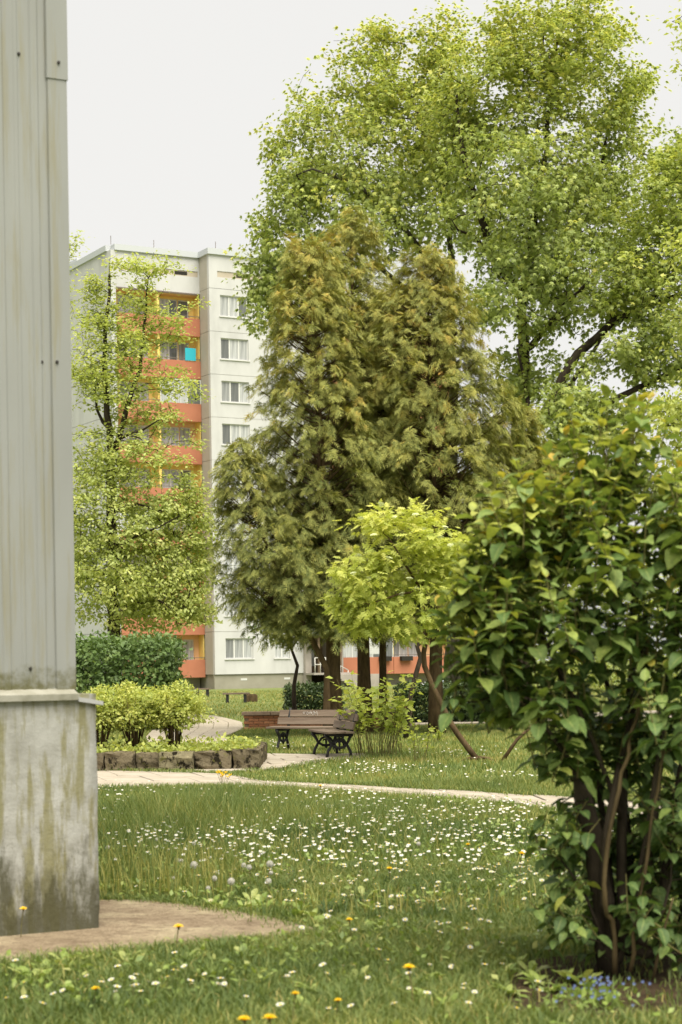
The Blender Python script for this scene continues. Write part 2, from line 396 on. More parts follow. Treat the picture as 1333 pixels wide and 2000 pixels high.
def frond():
    T = [((-.04,0,0), (.04,0,0), (0,1,-.25))]
    for y, a, l in ((.14, 48, .46), (.38, 42, .48), (.62, 35, .34)):
        for s in (-1, 1):
            dx, dy = math.sin(R(a)) * s, math.cos(R(a)); zb = -.25*y*y
            T.append(((0, y-.07, zb), (0, y+.07, zb), (dx*l, y+dy*l, zb - .16*l)))
    return tri_fan(T)
FROND = frond()
PINNATE = tri_fan([((-.02,0,0),(.02,0,0),(0,1,0))] + [((0,y-.08,0),(s*.36,y+.05,-.06),(s*.05,y+.17,0)) for y in (.25,.5,.75) for s in (-1,1)] + [((0,.85,0),(.12,1.0,0),(0,1.25,-.05)), ((0,.85,0),(0,1.25,-.05),(-.12,1.0,0))])
def broad(curl=.35, w_=(.02,.15,.25,.295,.275,.195,.085,0), ys=(0,.07,.19,.36,.55,.73,.88,1.0)):
    v = []; al = []
    for y, ww in zip(ys, w_):
        zc = -curl * y * y + .1 * y
        for s in (-1, 0, 1): v.append((s*ww, y, zc + (0 if s == 0 else ww*.28 + .02*math.sin(y*21+s)))); al.append(abs(s))
    f = []
    for i in range(len(ys) - 1):
        for j in (0, 1):
            a = i*3 + j; f += [(a, a+1, a+4), (a, a+4, a+3)]
    return np.array(v, float), np.array(f), np.array(al)
BROAD = broad()

# ------------------------------------------------------------------ trees: a skeleton grown to points of the crown
def blob_points(blobs, n, d, rng, shell=.45, gap=None, gf=.5, depth=1.0):
    pm = F / d
    vol = np.array([b[2] * b[3] * (b[5] * pm) for b in blobs], float) ** .8
    pick = rng.choice(len(blobs), size=n * 3, p=vol / vol.sum())
    out = []
    for k in pick:
        x, y, rx, ry, dd, rd = blobs[k]
        q = rng.normal(size=3); q /= np.linalg.norm(q); q *= rng.random() ** shell * rng.uniform(.8, 1.28)
        c = P(x, y, d + dd); s = (d + dd) / F
        p = (c.x + q[0] * rx * s, c.y + q[1] * rd * depth, c.z + q[2] * ry * s)
        if gap is not None and mnoise.noise(Vector(p) * gf) < gap: continue
        out.append(p)
        if len(out) == n: break
    return np.array(out)

def grow(polys, attr, step, rng, r_tip, expo=.43, wob=.10, rise=.8):
    cap = 400 + sum(len(p) for p, a, b in polys) * 60 + len(attr) * 40
    nd = np.zeros((cap, 3)); par = np.full(cap, -1); rmin = np.zeros(cap); n = 0
    for pts, r0, r1 in polys:
        pts = np.array([tuple(p) for p in pts], float)
        if n:
            j = int(np.argmin(((nd[:n] - pts[0]) ** 2).sum(1))); prev = j
        else:
            nd[0] = pts[0]; rmin[0] = r0; n = 1; prev = 0
        seg = np.linalg.norm(np.diff(pts, axis=0), axis=1); L = seg.sum(); acc = 0
        for i in range(len(pts) - 1):
            m = max(1, int(seg[i] / (step * 1.2)))
            for k in range(1, m + 1):
                p = pts[i] + (pts[i+1] - pts[i]) * k / m + rng.normal(size=3) * r0 * .12
                nd[n] = p; par[n] = prev; rmin[n] = r0 + (r1 - r0) * (acc + seg[i] * k / m) / L; prev = n; n += 1
            acc += seg[i]
    d0 = np.array([np.sqrt(((nd[:n] - a) ** 2).sum(1)).min() for a in attr])
    tips = []
    for a in attr[np.argsort(d0)]:
        dv = a - nd[:n]; dist = np.sqrt((dv ** 2).sum(1)) + 1e-6
        cost = dist * (1 + rise * np.maximum(0, -dv[:, 2] / dist))
        j = int(np.argmin(cost)); D = dist[j]
        m = max(1, int(math.ceil(D / step)))
        p0 = nd[j]; pp = par[j]
        t0 = (p0 - nd[pp]) if pp >= 0 else np.array((0, 0, 1.))
        t0 = t0 / (np.linalg.norm(t0) + 1e-9)
        c = p0 + (a - p0) * .45 + t0 * D * .22 + np.array((0, 0, -.03 * D))
        prev = j
        for k in range(1, m + 1):
            t = k / m
            p = (1-t)**2 * p0 + 2*t*(1-t) * c + t*t * a
            if k < m: p = p + rng.normal(size=3) * wob * step
            if n >= cap: break
            nd[n] = p; par[n] = prev; prev = n; n += 1
        tips.append(prev)
    nd, par, rmin = nd[:n], par[:n], rmin[:n]
    cnt = np.zeros(n); kids = [[] for _ in range(n)]
    for i in range(n - 1, 0, -1):
        if cnt[i] == 0: cnt[i] = 1
        cnt[par[i]] += cnt[i]; kids[par[i]].append(i)
    rad = np.maximum(r_tip * np.maximum(cnt, 1) ** expo, rmin)
    return nd, par, rad, kids, cnt, np.array(tips)

def skeleton_mesh(name, sk, mat, parent, loc, r_max_sides=7, cut=0):
    nd, par, rad, kids, cnt, tips = sk
    mb = MB(); loc = Vector(loc); stack = [(0, -1)]
    while stack:
        s, fr = stack.pop(); chain = [fr, s] if fr >= 0 else [s]
        i = s
        while kids[i]:
            ks = sorted(kids[i], key=lambda k: (-rad[k], -cnt[k]))
            for k in ks[1:]: stack.append((k, i))
            i = ks[0]; chain.append(i)
        if len(chain) < 2: continue
        pts = [Vector(nd[c]) - loc for c in chain]; rr = [rad[c] for c in chain]
        if fr >= 0: rr[0] = min(rr[0], rr[1] * 1.15)
        n = 9 if rr[0] > .09 else (6 if rr[0] > .035 else (4 if rr[0] > .012 else 3))
        mb.tube(pts, rr, n, 0, cap=rr[0] > .03)
    return mb.build(name, mat, parent)

def tip_leaves(sk, per, sig, rng, flat=.6, back=1.0, droop=.35, tilt=.5, center=None, tipbias=True):
    nd, par, rad, kids, cnt, tips = sk
    n = len(tips) * per
    ti = np.repeat(tips, per)
    pa = nd[par[ti]]; A = nd[ti]
    t = rng.random(n)[:, None] * back
    pos = A + (pa - A) * t + rng.normal(size=(n, 3)) * np.array((sig, sig, sig * flat))
    Y = rng.normal(size=(n, 3)); Y[:, 2] *= .25
    Y = norm(Y)
    out = norm(pos - (center if center is not None else A.mean(0))); Y = Y + .5 * norm(pos - A) + .35 * out
    Y[:, 2] -= droop * (.4 + rng.random(n) * 1.2)
    N = np.tile(np.array((0., 0., 1.)), (n, 1)) + .35 * out + rng.normal(size=(n, 3)) * tilt
    return pos, Y, N

def make_tree(name, label, base, polys, blobs, d, n_attr, per, leaf, size, mat, bark, seed, sig=.28, r_tip=.008, step=.45,
              shell=.45, gap=None, gf=.5, flat=.6, droop=.35, tilt=.5, rise=.8, tint=(.5,.22), expo=.43, cat='tree', group=None, young_top=0.0, crown_name='crown', trunk_name='trunk', depth=1.0):
    rng = np.random.default_rng(seed)
    root = empty(name, base, 0, label, cat, group)
    at = blob_points(blobs, n_attr, d, rng, shell, gap, gf, depth)
    sk = grow(polys, at, step, rng, r_tip, expo, rise=rise)
    skeleton_mesh(trunk_name, sk, bark, root, base)
    ctr = at.mean(0)
    pos, Y, N = tip_leaves(sk, per, sig, rng, flat, 1.0, droop, tilt, ctr)
    ok = pos[:, 2] > .15; pos, Y, N = pos[ok], Y[ok], N[ok]
    n = len(pos)
    cl = np.repeat(rng.normal(size=n_attr)[:len(sk[5])], per)[ok] * tint[1] * .6
    hz = (pos[:, 2] - pos[:, 2].min()) / (np.ptp(pos[:, 2]) + 1e-6)
    tt = np.clip(tint[0] + cl + rng.normal(size=n) * tint[1] * .7 + young_top * (hz - .5), 0, 1)
    scatter(crown_name, pos, Y, N, size * rng.uniform(.7, 1.25, n), leaf, mat, root, tt, loc=base)
    return root

# ================================================================== THE SETTING
STRIPS = [   # far edge, near edge (photo pixels), slabs across
    ([(-400,1504),(190,1508),(440,1514),(520,1529),(700,1538),(900,1548),(1110,1561),(1600,1594)], [(-400,1548),(195,1541),(400,1540),(540,1546),(700,1555),(900,1570),(1110,1592),(1600,1640)], 3),
    ([(240,1476),(330,1476),(440,1475),(505,1474),(560,1475),(612,1476),(668,1475),(720,1474)], [(240,1508),(330,1508),(440,1514),(500,1506),(560,1503),(612,1491),(668,1484),(720,1480)], 5),
    ([(480,1473),(452,1455),(438,1441),(476,1425),(474,1412),(430,1401),(395,1397)], [(300,1473),(290,1455),(285,1441),(300,1425),(310,1412),(320,1401),(330,1397)], 6),
    ([(800,1404),(1000,1398),(1250,1390),(1500,1383)], [(800,1417),(960,1413),(1250,1404),(1500,1398)], 3),
]
STRIPW = [([G(*q) for q in a], [G(*q) for q in b], n) for a, b, n in STRIPS]
PATHW = [a + b[::-1] for a, b, n in STRIPW]
APRON = [G(x, y) for x, y in [(-400,1945),(0,1896),(150,1880),(270,1868),(400,1858),(520,1848),(650,1833),(600,1818),(540,1803),(470,1790),(390,1778),(280,1767),(170,1766),(0,1772),(-400,1790)]]
SOIL = [G(1215 + 250*math.cos(a) * (1 + .12*math.sin(3*a+1)), 1930 + 75*math.sin(a) * (1 + .15*math.cos(2*a))) for a in [k*math.pi/12 for k in range(24)]]

mb = MB(); mb.add([(-900,-60,0),(900,-60,0),(900,1500,0),(-900,1500,0)], [(0,1,2,3)])
tag(mb.build('ground', M['lawn']), kind='structure')

def flat_sheet(name, poly, z, mat):
    bm = bmesh.new(); vs = [bm.verts.new((p[0], p[1], z)) for p in poly]; f = bm.faces.new(vs)
    if f.normal.z < 0: f.normal_flip()
    bm.normal_update(); bmesh.ops.triangulate(bm, faces=bm.faces[:])
    for ff in bm.faces:
        if ff.normal.z < 0: ff.normal_flip()
    me = bpy.data.meshes.new(name); bm.to_mesh(me); bm.free(); me.materials.append(mat)
    o = bpy.data.objects.new(name, me); col.objects.link(o); return o
rs = random.Random(4)
slab_cols = []
for k in range(3):
    m = surf_mat('slab', (.27,.23,.175), (.36,.315,.25), 1.6, .95, .35, .1, 8, 40, c2=(.42,.375,.305)); slab_cols.append(m)
def lerp_line(pts, t):
    L = [0]
    for i in range(len(pts)-1): L.append(L[-1] + (pts[i+1]-pts[i]).length)
    q = t * L[-1]
    for i in range(len(pts)-1):
        if q <= L[i+1] or i == len(pts)-2:
            return pts[i] + (pts[i+1]-pts[i]) * ((q-L[i]) / max(L[i+1]-L[i], 1e-6))
for pi, (ea, eb, na) in enumerate(STRIPW):
    pth = flat_sheet('path', PATHW[pi], .004 + .0015*pi, M['joint']); tag(pth, kind='structure')
    La = sum((ea[i+1]-ea[i]).length for i in range(len(ea)-1)); nl = int(La / .8)
    made = 0
    for i in range(nl):
        for j in range(na):
            sh = .5 if j % 2 else 0
            t0, t1 = min(1, max(0, (i+sh)/nl)), min(1, (i+1+sh)/nl)
            if t1 - t0 < .3/nl or made > 280: continue
            cr = []
            for t, v in ((t0, j/na), (t1, j/na), (t1, (j+1)/na), (t0, (j+1)/na)):
                p = lerp_line(ea, t) * (1-v) + lerp_line(eb, t) * v; cr.append(p)
            c = sum(cr, Vector())/4
            if abs(c.x / c.y) > .24: continue
            # joints of 1.5 cm, corners a little uneven
            cr = [c + (p-c) * (1 - .016/max((p-c).length, .05)) + Vector((rs.uniform(-.008,.008), rs.uniform(-.008,.008), 0)) for p in cr]
            zt = .018 + rs.uniform(0, .008); mb = MB()
            lo = [(p.x-c.x, p.y-c.y, -.02) for p in cr]; mi = [(p.x-c.x, p.y-c.y, 0) for p in cr]
            up = [((p.x-c.x)*.97, (p.y-c.y)*.97, .008+rs.uniform(-.003,.003)) for p in cr]
            mb.add(lo + mi + up, [(0,1,5,4),(1,2,6,5),(2,3,7,6),(3,0,4,7),(4,5,9,8),(5,6,10,9),(6,7,11,10),(7,4,8,11),(8,9,10,11)])
            o = mb.build('slab', slab_cols[rs.randrange(3)], pth); o.location = (c.x, c.y, zt); made += 1

a_mb = MB(); a_mb.prism([(p.x, p.y) for p in APRON], -.05, .035)
tag(a_mb.build('concrete_apron', M['apron'], bevel=.012), kind='structure')
tag(flat_sheet('soil', SOIL, .004, M['soil']), kind='structure')

# ------------------------------------------------------------------ metal clad building, left edge
TH = R(29)
cor = G(195, 1823)
root = empty('metal_clad_building', cor, TH, 'grey metal clad building corner on a stained concrete plinth at left edge', 'building')
def to_local(o, th, p):
    q = Vector(p) - Vector(o); c, s = math.cos(-th), math.sin(-th); return Vector((q.x*c - q.y*s, q.x*s + q.y*c, q.z))
def on_front(x, y, yl):             # local x, z where the ray through a pixel meets local plane y = yl
    a, b = ray(x, y)
    nx, ny = -math.sin(TH), math.cos(TH)
    p0 = Vector((cor.x - math.sin(TH)*yl, cor.y + math.cos(TH)*yl, 0))
    d = (p0.x*nx + p0.y*ny) / (a*nx + ny)
    return to_local(cor, TH, (a*d, d, EYE + b*d))
pl_h = on_front(100, 1347, 0).z
cx1 = on_front(148, 1330, .05).x
def plinth_mesh():
    bm = bmesh.new()
    nx, nz = 40, 24
    r2 = random.Random(2)
    mbp = MB(); vs = []; fs = []
    for j in range(nz + 1):
        for i in range(nx + 1):
            x = -5 + 5 * (i / nx) ** .6; z = -.1 + (pl_h - .03 + .1) * j / nz
            e = 0 if i < nx else r2.uniform(-.004, .004)
            vs.append((x + e, mnoise.noise(Vector((x*3, z*3, 0))) * .006, z))
    for j in range(nz):
        for i in range(nx): a = j*(nx+1)+i; fs.append((a, a+1, a+nx+2, a+nx+1))
    mbp.add(vs, fs, 0, True)
    ed = [j*(nx+1)+nx for j in range(nz+1)]
    bk = []
    for e in ed: bk.append((vs[e][0]+.002, 7.0, vs[e][2]))
    o = len(mbp.v); mbp.v += bk
    for j in range(nz): mbp.f.append([ed[j], o+j, o+j+1, ed[j+1]]); mbp.m.append(0); mbp.smooth.append(False)
    mbp.add([(-5,.0,pl_h-.03),(0,.0,pl_h-.03),(0,7,pl_h-.03),(-5,7,pl_h-.03)], [(0,1,2,3)])
    mbp.add([(-5,.0,-.1),(-5,.0,pl_h-.03),(-5,7,pl_h-.03),(-5,7,-.1)], [(0,1,2,3)])
    mbp.add([(-5,7,-.1),(-5,7,pl_h-.03),(0,7,pl_h-.03),(0,7,-.1)], [(0,1,2,3)])
    return mbp
plinth_mesh().build('concrete_plinth', M['plinth'], root)
TOPZ = 7.6
tr_l = on_front(94, 200, .03).x
# corrugated sheet: shallow ribs
prof = []; x = tr_l + .01
prof.append((x, .055))
while x > -5:
    for dx, yy in ((.060,.055), (.072,.047), (.110,.047), (.122,.055), (.190,.055), (.200,.050), (.215,.050), (.225,.055)): prof.append((x - dx, yy))
    x -= .225
vs = []; fs = []
for x, y in prof: vs += [(x, y, pl_h - .005), (x, y, TOPZ)]
for i in range(len(prof) - 1): fs.append((2*i+2, 2*i, 2*i+1, 2*i+3))
MB().add(vs, fs).build('cladding_sheet', M['clad'], root)
seam = on_front(110, 153, .03).z
def trim(z0, z1, pr):
    m = MB(); xa, xb = tr_l - pr, cx1 + pr; y = .040 - pr
    m.add([(xa,y+.012,z0),(xa+.006,y,z0),(xb,y,z0),(xb,y+.10,z0),(xa,y+.012,z1),(xa+.006,y,z1),(xb,y,z1),(xb,y+.10,z1)], [(0,1,5,4),(1,2,6,5),(2,3,7,6),(0,3,2,1)])
    return m.build('corner_trim', M['clad'], root)
trim(pl_h - .005, seam + .03, 0); trim(seam, TOPZ, .006)
MB().box(cx1 - .012, cx1 - .006, .14, 7, pl_h - .005, TOPZ).build('side_wall', M['clad'], root)
MB().box(-5, cx1 + .03, .02, 7, TOPZ, TOPZ + .12).build('roof_edge', M['flash'], root)
m = MB(); xe = on_front(153, 1345, -.03).x
m.add([(-5,-.035,pl_h-.028),(xe,-.035,pl_h-.028),(xe,.06,pl_h+.006),(-5,.06,pl_h+.006),(-5,-.035,pl_h-.066),(xe,-.035,pl_h-.066),(xe,.06,pl_h-.05),(-5,.06,pl_h-.05)], [(0,1,2,3),(0,4,5,1),(1,5,6,2),(4,7,6,5)])
m.build('ledge_flashing', M['flash_old'], root)
m = MB(); xr = on_front(201, 1360, -.02).x; zt = pl_h - .06
m.add([(xe+.002,-.03,zt+.012),(xr,-.03,zt-.018),(xr,7,zt-.018),(xe+.002,7,zt+.012),(xe+.002,-.03,zt-.016),(xr,-.03,zt-.042),(xr,7,zt-.042),(xe+.002,7,zt-.016)], [(0,1,2,3),(0,4,5,1),(1,5,6,2),(4,7,6,5)])
m.build('side_flashing', M['flash'], root)
def screw_mesh():
    m = MB(); n = 8
    for r_, z0, z1 in ((.011, 0, .003), (.0065, .003, .009)):
        m.add([(r_*math.cos(2*math.pi*k/n), -z0, r_*math.sin(2*math.pi*k/n)) for k in range(n)] + [(r_*math.cos(2*math.pi*k/n), -z1, r_*math.sin(2*math.pi*k/n)) for k in range(n)],
              [tuple(range(n, 2*n))] + [(k, (k+1)%n, n+(k+1)%n, n+k) for k in range(n)])
    return m.mesh('screw', M['screw'])
SM = screw_mesh()
for x, y, yy in ((37,105,.052), (115,122,.030), (82,707,.052), (112,707,.036), (60,1306,.052)):
    q = on_front(x, y, yy); inst('screw', SM, root, (q.x, yy, q.z))

# ------------------------------------------------------------------ apartment building
BD = 120.0
bc = P(421, 1343, BD); bc.z = 0
B = empty('apartment_building', bc, TH, 'white nine storey apartment block with red and yellow balconies', 'building')
def bx(x, y, yl):
    a, b = ray(x, y); nx, ny = -math.sin(TH), math.cos(TH)
    p0x, p0y = bc.x - math.sin(TH)*yl, bc.y + math.cos(TH)*yl
    d = (p0x*nx + p0y*ny) / (a*nx + ny)
    return to_local(bc, TH, (a*d, d, EYE + b*d))
FZ, FH, NF = .95, 2.8, 9
w0, w1 = bx(441, 1265, 0).x, bx(495, 1265, 0).x
w2, w3 = bx(537, 1265, 0).x, bx(566, 1265, 0).x
XE = bx(593, 1290, 0).x                       # right end of the projecting section
XL = bx(219, 700, 1.5).x                      # left corner of the block
ROOF = FZ + FH*NF + 2.2
def part(name, mat, *boxes, parent=B, bevel=0):
    m = MB()
    for q in boxes: m.box(*q)
    return m.build(name, mat, parent, bevel)
def holed(x0, x1, z0, z1, y0, y1, holes):
    m = MB(); xs = sorted({x0, x1} | {h[0] for h in holes} | {h[1] for h in holes}); zs = sorted({z0, z1} | {h[2] for h in holes} | {h[3] for h in holes})
    for i in range(len(xs)-1):
        for j in range(len(zs)-1):
            xm, zm = (xs[i]+xs[i+1])/2, (zs[j]+zs[j+1])/2
            if any(h[0] < xm < h[1] and h[2] < zm < h[3] for h in holes): continue
            m.box(xs[i], xs[i+1], y0, y1, zs[j], zs[j+1])
    return m
rb = random.Random(11)
def window(x0, x1, z0, z1, y, lights=3, sill=True, door=False):
    """frame set into the opening, panes, sill"""
    m = MB(); t = .07
    m.box(x0, x1, y+.10, y+.16, z0, z0+t); m.box(x0, x1, y+.10, y+.16, z1-t, z1)
    m.box(x0, x0+t, y+.10, y+.16, z0+t, z1-t); m.box(x1-t, x1, y+.10, y+.16, z0+t, z1-t)
    cuts = [x0 + (x1-x0)*k/lights for k in range(1, lights)]
    for c in cuts: m.box(c-.055, c+.055, y+.10, y+.16, z0+t, z1-t)
    f = m.build('window', M['frame'], B)
    e = [x0] + cuts + [x1]
    for i in range(lights):
        a, b_ = e[i] + .07, e[i+1] - .07
        me = MB().box(-(b_-a)/2, (b_-a)/2, -.01, .01, -(z1-z0)/2+t, (z1-z0)/2-t).mesh('pane', M['glass'])
        inst('pane', me, f, ((a+b_)/2, y+.135, (z0+z1)/2))
    if sill: MB().box(x0-.08, x1+.08, y-.07, y+.10, z0-.06, z0).build('sill', M['frame'], f)
    return f
# projecting white section: one panel per storey, joints open
for k in range(NF):
    z0 = FZ + FH*k; holes = [(w0, w1, z0+1.02, z0+2.4), (w2, w3, z0+1.02, z0+2.4)]
    if k == 0: holes = [(w0, w1, z0+1.02, z0+2.36), (w2, w3, z0+1.02, z0+2.36)]
    wt = .06 * (.5 + .5 * (k % 2))
    holed(0, XE, z0 + .012, z0 + FH - .012, 0, .28, holes).build('wall_panel', M['wall_white'], B)
    for q, l in ((holes[0], 3), (holes[1], 2)):
        window(*q, 0, l)
    if k < NF - 1: part('joint_strip', M['wall_beige'], (.03, XE-.03, .03, .26, z0+FH-.011, z0+FH+.011))
    part('return_panel', M['wall_beige'], (.002, .25, .282, 1.5, z0+.012, z0+FH-.012))
za = FZ + FH*NF
holed(0, XE, za + .012, ROOF, 0, .28, [(.6, XE-.4, za+.75, za+1.15)]).build('attic_panel', M['wall_white'], B)
part('attic_band', M['band'], (.6, XE-.4, .04, .1, za+.75, za+1.15))
for x in (2.0, 4.4): part('attic_vent', M['dark'], (x, x+1.0, .03, .038, za+.84, za+1.06))
part('return_panel', M['wall_beige'], (.002, .25, .282, 1.5, za+.012, ROOF))
part('plinth', M['plinth_far'], (-.0, XE, .10, .3, -.3, FZ), (.1, .3, .3, 4, -.3, FZ))
for x in (1.9, 5.1): part('plinth_vent', M['frame'], (x, x+.45, .085, .098, .55, .68))
part('core', M['wall_beige'], (.3, XE-.02, .3, 12, -.3, ROOF-.1))
part('parapet_cap', M['roofing'], (-.12, XE+.1, -.14, .5, ROOF, ROOF+.38), (-.12, .4, .5, 1.6, ROOF, ROOF+.38))
for x in (.6, 6): part('roof_rod', M['rail'], (x, x+.03, .2, .23, ROOF+.38, ROOF+.9))
# balcony sections: loggias with red parapets, yellow back walls
def loggias(x0, x1, yf, top, hide_left=False):
    ym = yf + .85; xm = (x0+x1)/2
    for k in range(NF):
        z0 = FZ + FH*k; bw = M['yellow'] if k in (2, 3, 4, 6, 7, 8) else M['peach']
        hol = []
        for (a, b_) in ((x0, xm), (xm, x1)):
            hol.append((a+.45, a+1.75, z0+.95, z0+2.35)); hol.append((a+1.76, a+2.55, z0+.15, z0+2.35))
        holed(x0, x1, z0, z0+FH-.16, ym, ym+.25, hol).build('back_wall', bw, B)
        for q in hol: window(*q, ym, 2 if q[1]-q[0] > 1 else 1, sill=False)
        part('floor_slab', M['peach'], (x0, x1, yf+.06, ym, z0-.16, z0))
        for i, (a, b_) in enumerate(((x0+.02, xm-.02), (xm+.02, x1-.02))):
            bal = part('balcony_parapet', M['red'], (a, b_, yf-.06, yf+.05, z0-.17, z0+1.0), bevel=.01)
            r_ = MB(); r_.box(a, b_, yf-.02, yf+.02, z0+1.12, z0+1.16)
            for j in range(5): xx = a + .05 + (b_-a-.1)*j/4; r_.box(xx-.012, xx+.012, yf-.012, yf+.012, z0+1.0, z0+1.12)
            r_.build('rail', M['rail'], bal)
            if (k, i) in top:
                g = MB(); g.box(a, b_, yf-.05, yf, z0+2.5, z0+2.58)
                for j in range(4): xx = a + (b_-a-.06)*j/3; g.box(xx, xx+.06, yf-.05, yf, z0+1.0, z0+2.5)
                g = g.build('glazing_frame', M['frame'], bal)
                for j in range(3):
                    xa = a + (b_-a-.06)*j/3 + .06; xb = a + (b_-a-.06)*(j+1)/3
                    me = MB().box(-(xb-xa)/2, (xb-xa)/2, -.01, .01, -.74, .74).mesh('pane', M['glass']); inst('pane', me, bal, ((xa+xb)/2, yf-.02, z0+1.75))
        part('partition', M['yellow'], (xm-.08, xm+.08, yf+.06, ym, z0, z0+FH-.16))
    holed(x0-.02, x1+.02, za-.15, ROOF, yf, yf+.3, [(x0+.4, x1-.1, za+.95, za+1.32)]).build('attic_panel', M['wall_white'], B)
    part('attic_band', M['band'], (x0+.4, x1-.1, yf+.04, yf+.1, za+.95, za+1.32))
    for fx in (.28, .78): q = x0 + (x1-x0)*fx; part('attic_vent', M['dark'], (q-.45, q+.45, yf+.03, yf+.038, za+1.02, za+1.25))
    part('side_lining', M['yellow'], (x1-.06, x1-.005, yf+.08, ym, FZ, za-.31))
    part('canopy_edge', M['rail'], (x0, x1, yf-.10, yf+.0, za-.25, za-.16))
    part('ceiling_slab', M['peach'], (x0, x1, yf, ym+.2, za-.30, za-.152))
    part('core', M['wall_beige'], (x0+.02, x1-.02, ym+.3, 12, -.3, ROOF-.1))
    part('plinth', M['plinth_far'], (x0, x1, ym, ym+.28, -.3, FZ-.17))
    part('parapet_cap', M['roofing'], (x0-.1, x1+.02, yf-.14, yf+.5, ROOF, ROOF+.38))
loggias(XL + .35, 0, 1.5, {(6, 1), (3, 0)})
for k in range(NF + 1):
    z0 = FZ + FH*k; part('gable_panel', M['wall_white'], (XL, XL+.33, 1.45, 12, z0+.012, z0+(FH-.012 if k < NF else 2.2)))
part('plinth', M['plinth_far'], (XL+.05, XL+.33, 1.5, 12, -.3, FZ))
part('parapet_cap', M['roofing'], (XL-.12, XL+.3, 2.01, 12, ROOF, ROOF+.38))
part('roof_box', M['roofing'], (XL+.6, XL+2.4, 9, 11, ROOF+.0, ROOF+1.0))
for fx in (.02, .5): q = XL + (0-XL)*fx; part('roof_rod', M['rail'], (q, q+.03, 1.7, 1.73, ROOF+.38, ROOF+.95))
q = bx(372, 692, 1.45); part('towel', M['turquoise'], (q.x-.38, q.x+.38, 1.40, 1.428, q.z-.42, q.z+.40))
part('air_conditioner', M['frame'], (XL+3.0, XL+3.75, 2.45, 2.70, FZ+FH*7+1.9, FZ+FH*7+2.5))
# entrance bay and ground floor flat with red parapet on the right
XR0, XR1 = bx(664, 1300, 0).x, bx(886, 1300, 1.5).x
holed(XE, XR0, 3.75, ROOF, .6, .9, [(XE+.5, XR0-.5, FZ+FH*k+1.1, FZ+FH*k+2.2) for k in range(1, NF)]).build('stair_wall', M['wall_white'], B)
for k in range(1, NF): window(XE+.5, XR0-.5, FZ+FH*k+1.1, FZ+FH*k+2.2, .6, 2)
part('core', M['wall_beige'], (XE+.02, XR0, 2.4, 12, -.3, ROOF-.1))
part('entrance_canopy', M['roofing'], (XE-.1, XR0+.3, -1.4, .59, 3.45, 3.68))
part('entrance_side_wall', M['render_grey'], (XE+.0, XE+.45, -.3, 2.4, -.2, 3.45))
part('entrance_side_wall', M['render_grey'], (XR0-.45, XR0+.12, -.3, 2.4, -.2, 3.45))
part('entrance_back_wall', M['wood_dark'], (XE+.45, XR0-.45, 1.6, 1.8, -.2, 3.45))
d_ = part('entrance_door', M['wood_dark'], (XE+.75, XE+1.75, 1.5, 1.59, 1.0, 3.1)); part('pane', M['glass'], (XE+.87, XE+1.63, 1.485, 1.498, 1.4, 2.9), parent=d_)
for x in (XE+.5, XR0-.62): part('entrance_post', M['wood_dark'], (x, x+.12, -1.2, -1.08, .95, 3.45))
part('landing', M['render_grey'], (XE-.0, XR0+.1, -1.5, 1.6, .82, .95))
for k in range(6): part('stair_step', M['render_grey'], (XE+.9+.28*k, XR0+1.9, -2.6, -1.5, .82-.14*(k+1), .82-.14*k))
h = MB()
for z in (1.0, .55): h.tube([(XE+.1, -1.45, .95+z), (XE+.9, -1.45, .95+z), (XE+2.6, -1.45, .1+z)], .035, 6)
for x, zb in ((XE+.1, .95), (XE+.5, .95), (XE+.9, .95), (XE+1.4, .7), (XE+2.0, .4), (XE+2.6, .1)): h.tube([(x, -1.45, zb-.1), (x, -1.45, zb+1.0)], .03, 6)
h.build('hand_rail', M['pale_metal'], B)
loggias(XR0 + .15, XR1, 1.5, {(0, 0)})
for fx in (.43, .60): q = XR0 + (XR1-XR0)*fx; fb = part('flower_box', M['dark'], (q-.45, q+.45, 1.12, 1.40, FZ+.72, FZ+1.04))
part('gable_panel', M['wall_white'], (XR1, XR1+.3, 1.45, 12, -.3, ROOF))
part('window_blind', M['frame'], (XR0+3.0, XR0+4.0, 1.46, 1.49, FZ+1.2, FZ+2.4), *[(XR0+3.0, XR0+4.0, 1.44, 1.46, FZ+1.25+.12*k, FZ+1.30+.12*k) for k in range(9)])

# ================================================================== TREES
def pol(pts, d0, r0, r1, base_ground=None):
    """limb through photo pixels (x, y, metres behind d0)"""
    out = [P(x, y, d0 + dd) for x, y, dd in pts]
    return (out, r0, r1)
def at_ground(x, d): p = P(x, 1293, d); return Vector((p.x, d, 0))

# big maples behind the conifers
dA = 58
bA = at_ground(885, dA)
make_tree('maple_tree', 'broad leafy maple behind the dark conifers, its crown reaching furthest left', bA,
    [([bA, P(884,900,dA), P(882,540,dA), P(880,400,dA), P(850,290,dA), P(800,180,dA)], .30, .02),
     pol([(882,560,0),(790,450,-1),(700,360,-1.5),(610,330,-2)], dA, .13, .03),
     pol([(882,640,0),(740,520,1),(620,500,1),(540,450,0)], dA, .12, .03),
     pol([(880,420,0),(850,250,1.5),(760,150,1.5)], dA, .09, .02)],
    [(620,300,95,130,0,3),(575,420,62,110,-1,2.5),(700,180,95,120,0,3),(790,170,95,110,1,3),(740,70,38,45,0,1),(700,400,150,150,-1,3.5),(850,330,130,170,0,4),(590,560,95,90,-1,2.5),(535,560,55,100,-1,1.8),(510,440,22,30,-1,1),(540,290,35,45,0,1),(870,100,70,75,0,2.5),(505,620,30,40,-1,1.2),(512,520,40,70,-1,1.4),(430,985,48,70,-14,1.0)][:-1],
    dA, 1750, 15, MAPLE, .195, M['maple'], M['bark_grey'], 21, sig=.23, r_tip=.006, gap=-.10, gf=1.0, depth=.75, tint=(.50,.26), young_top=.5, droop=.5, tilt=.55)
dB = 55
bB = at_ground(1012, dB)
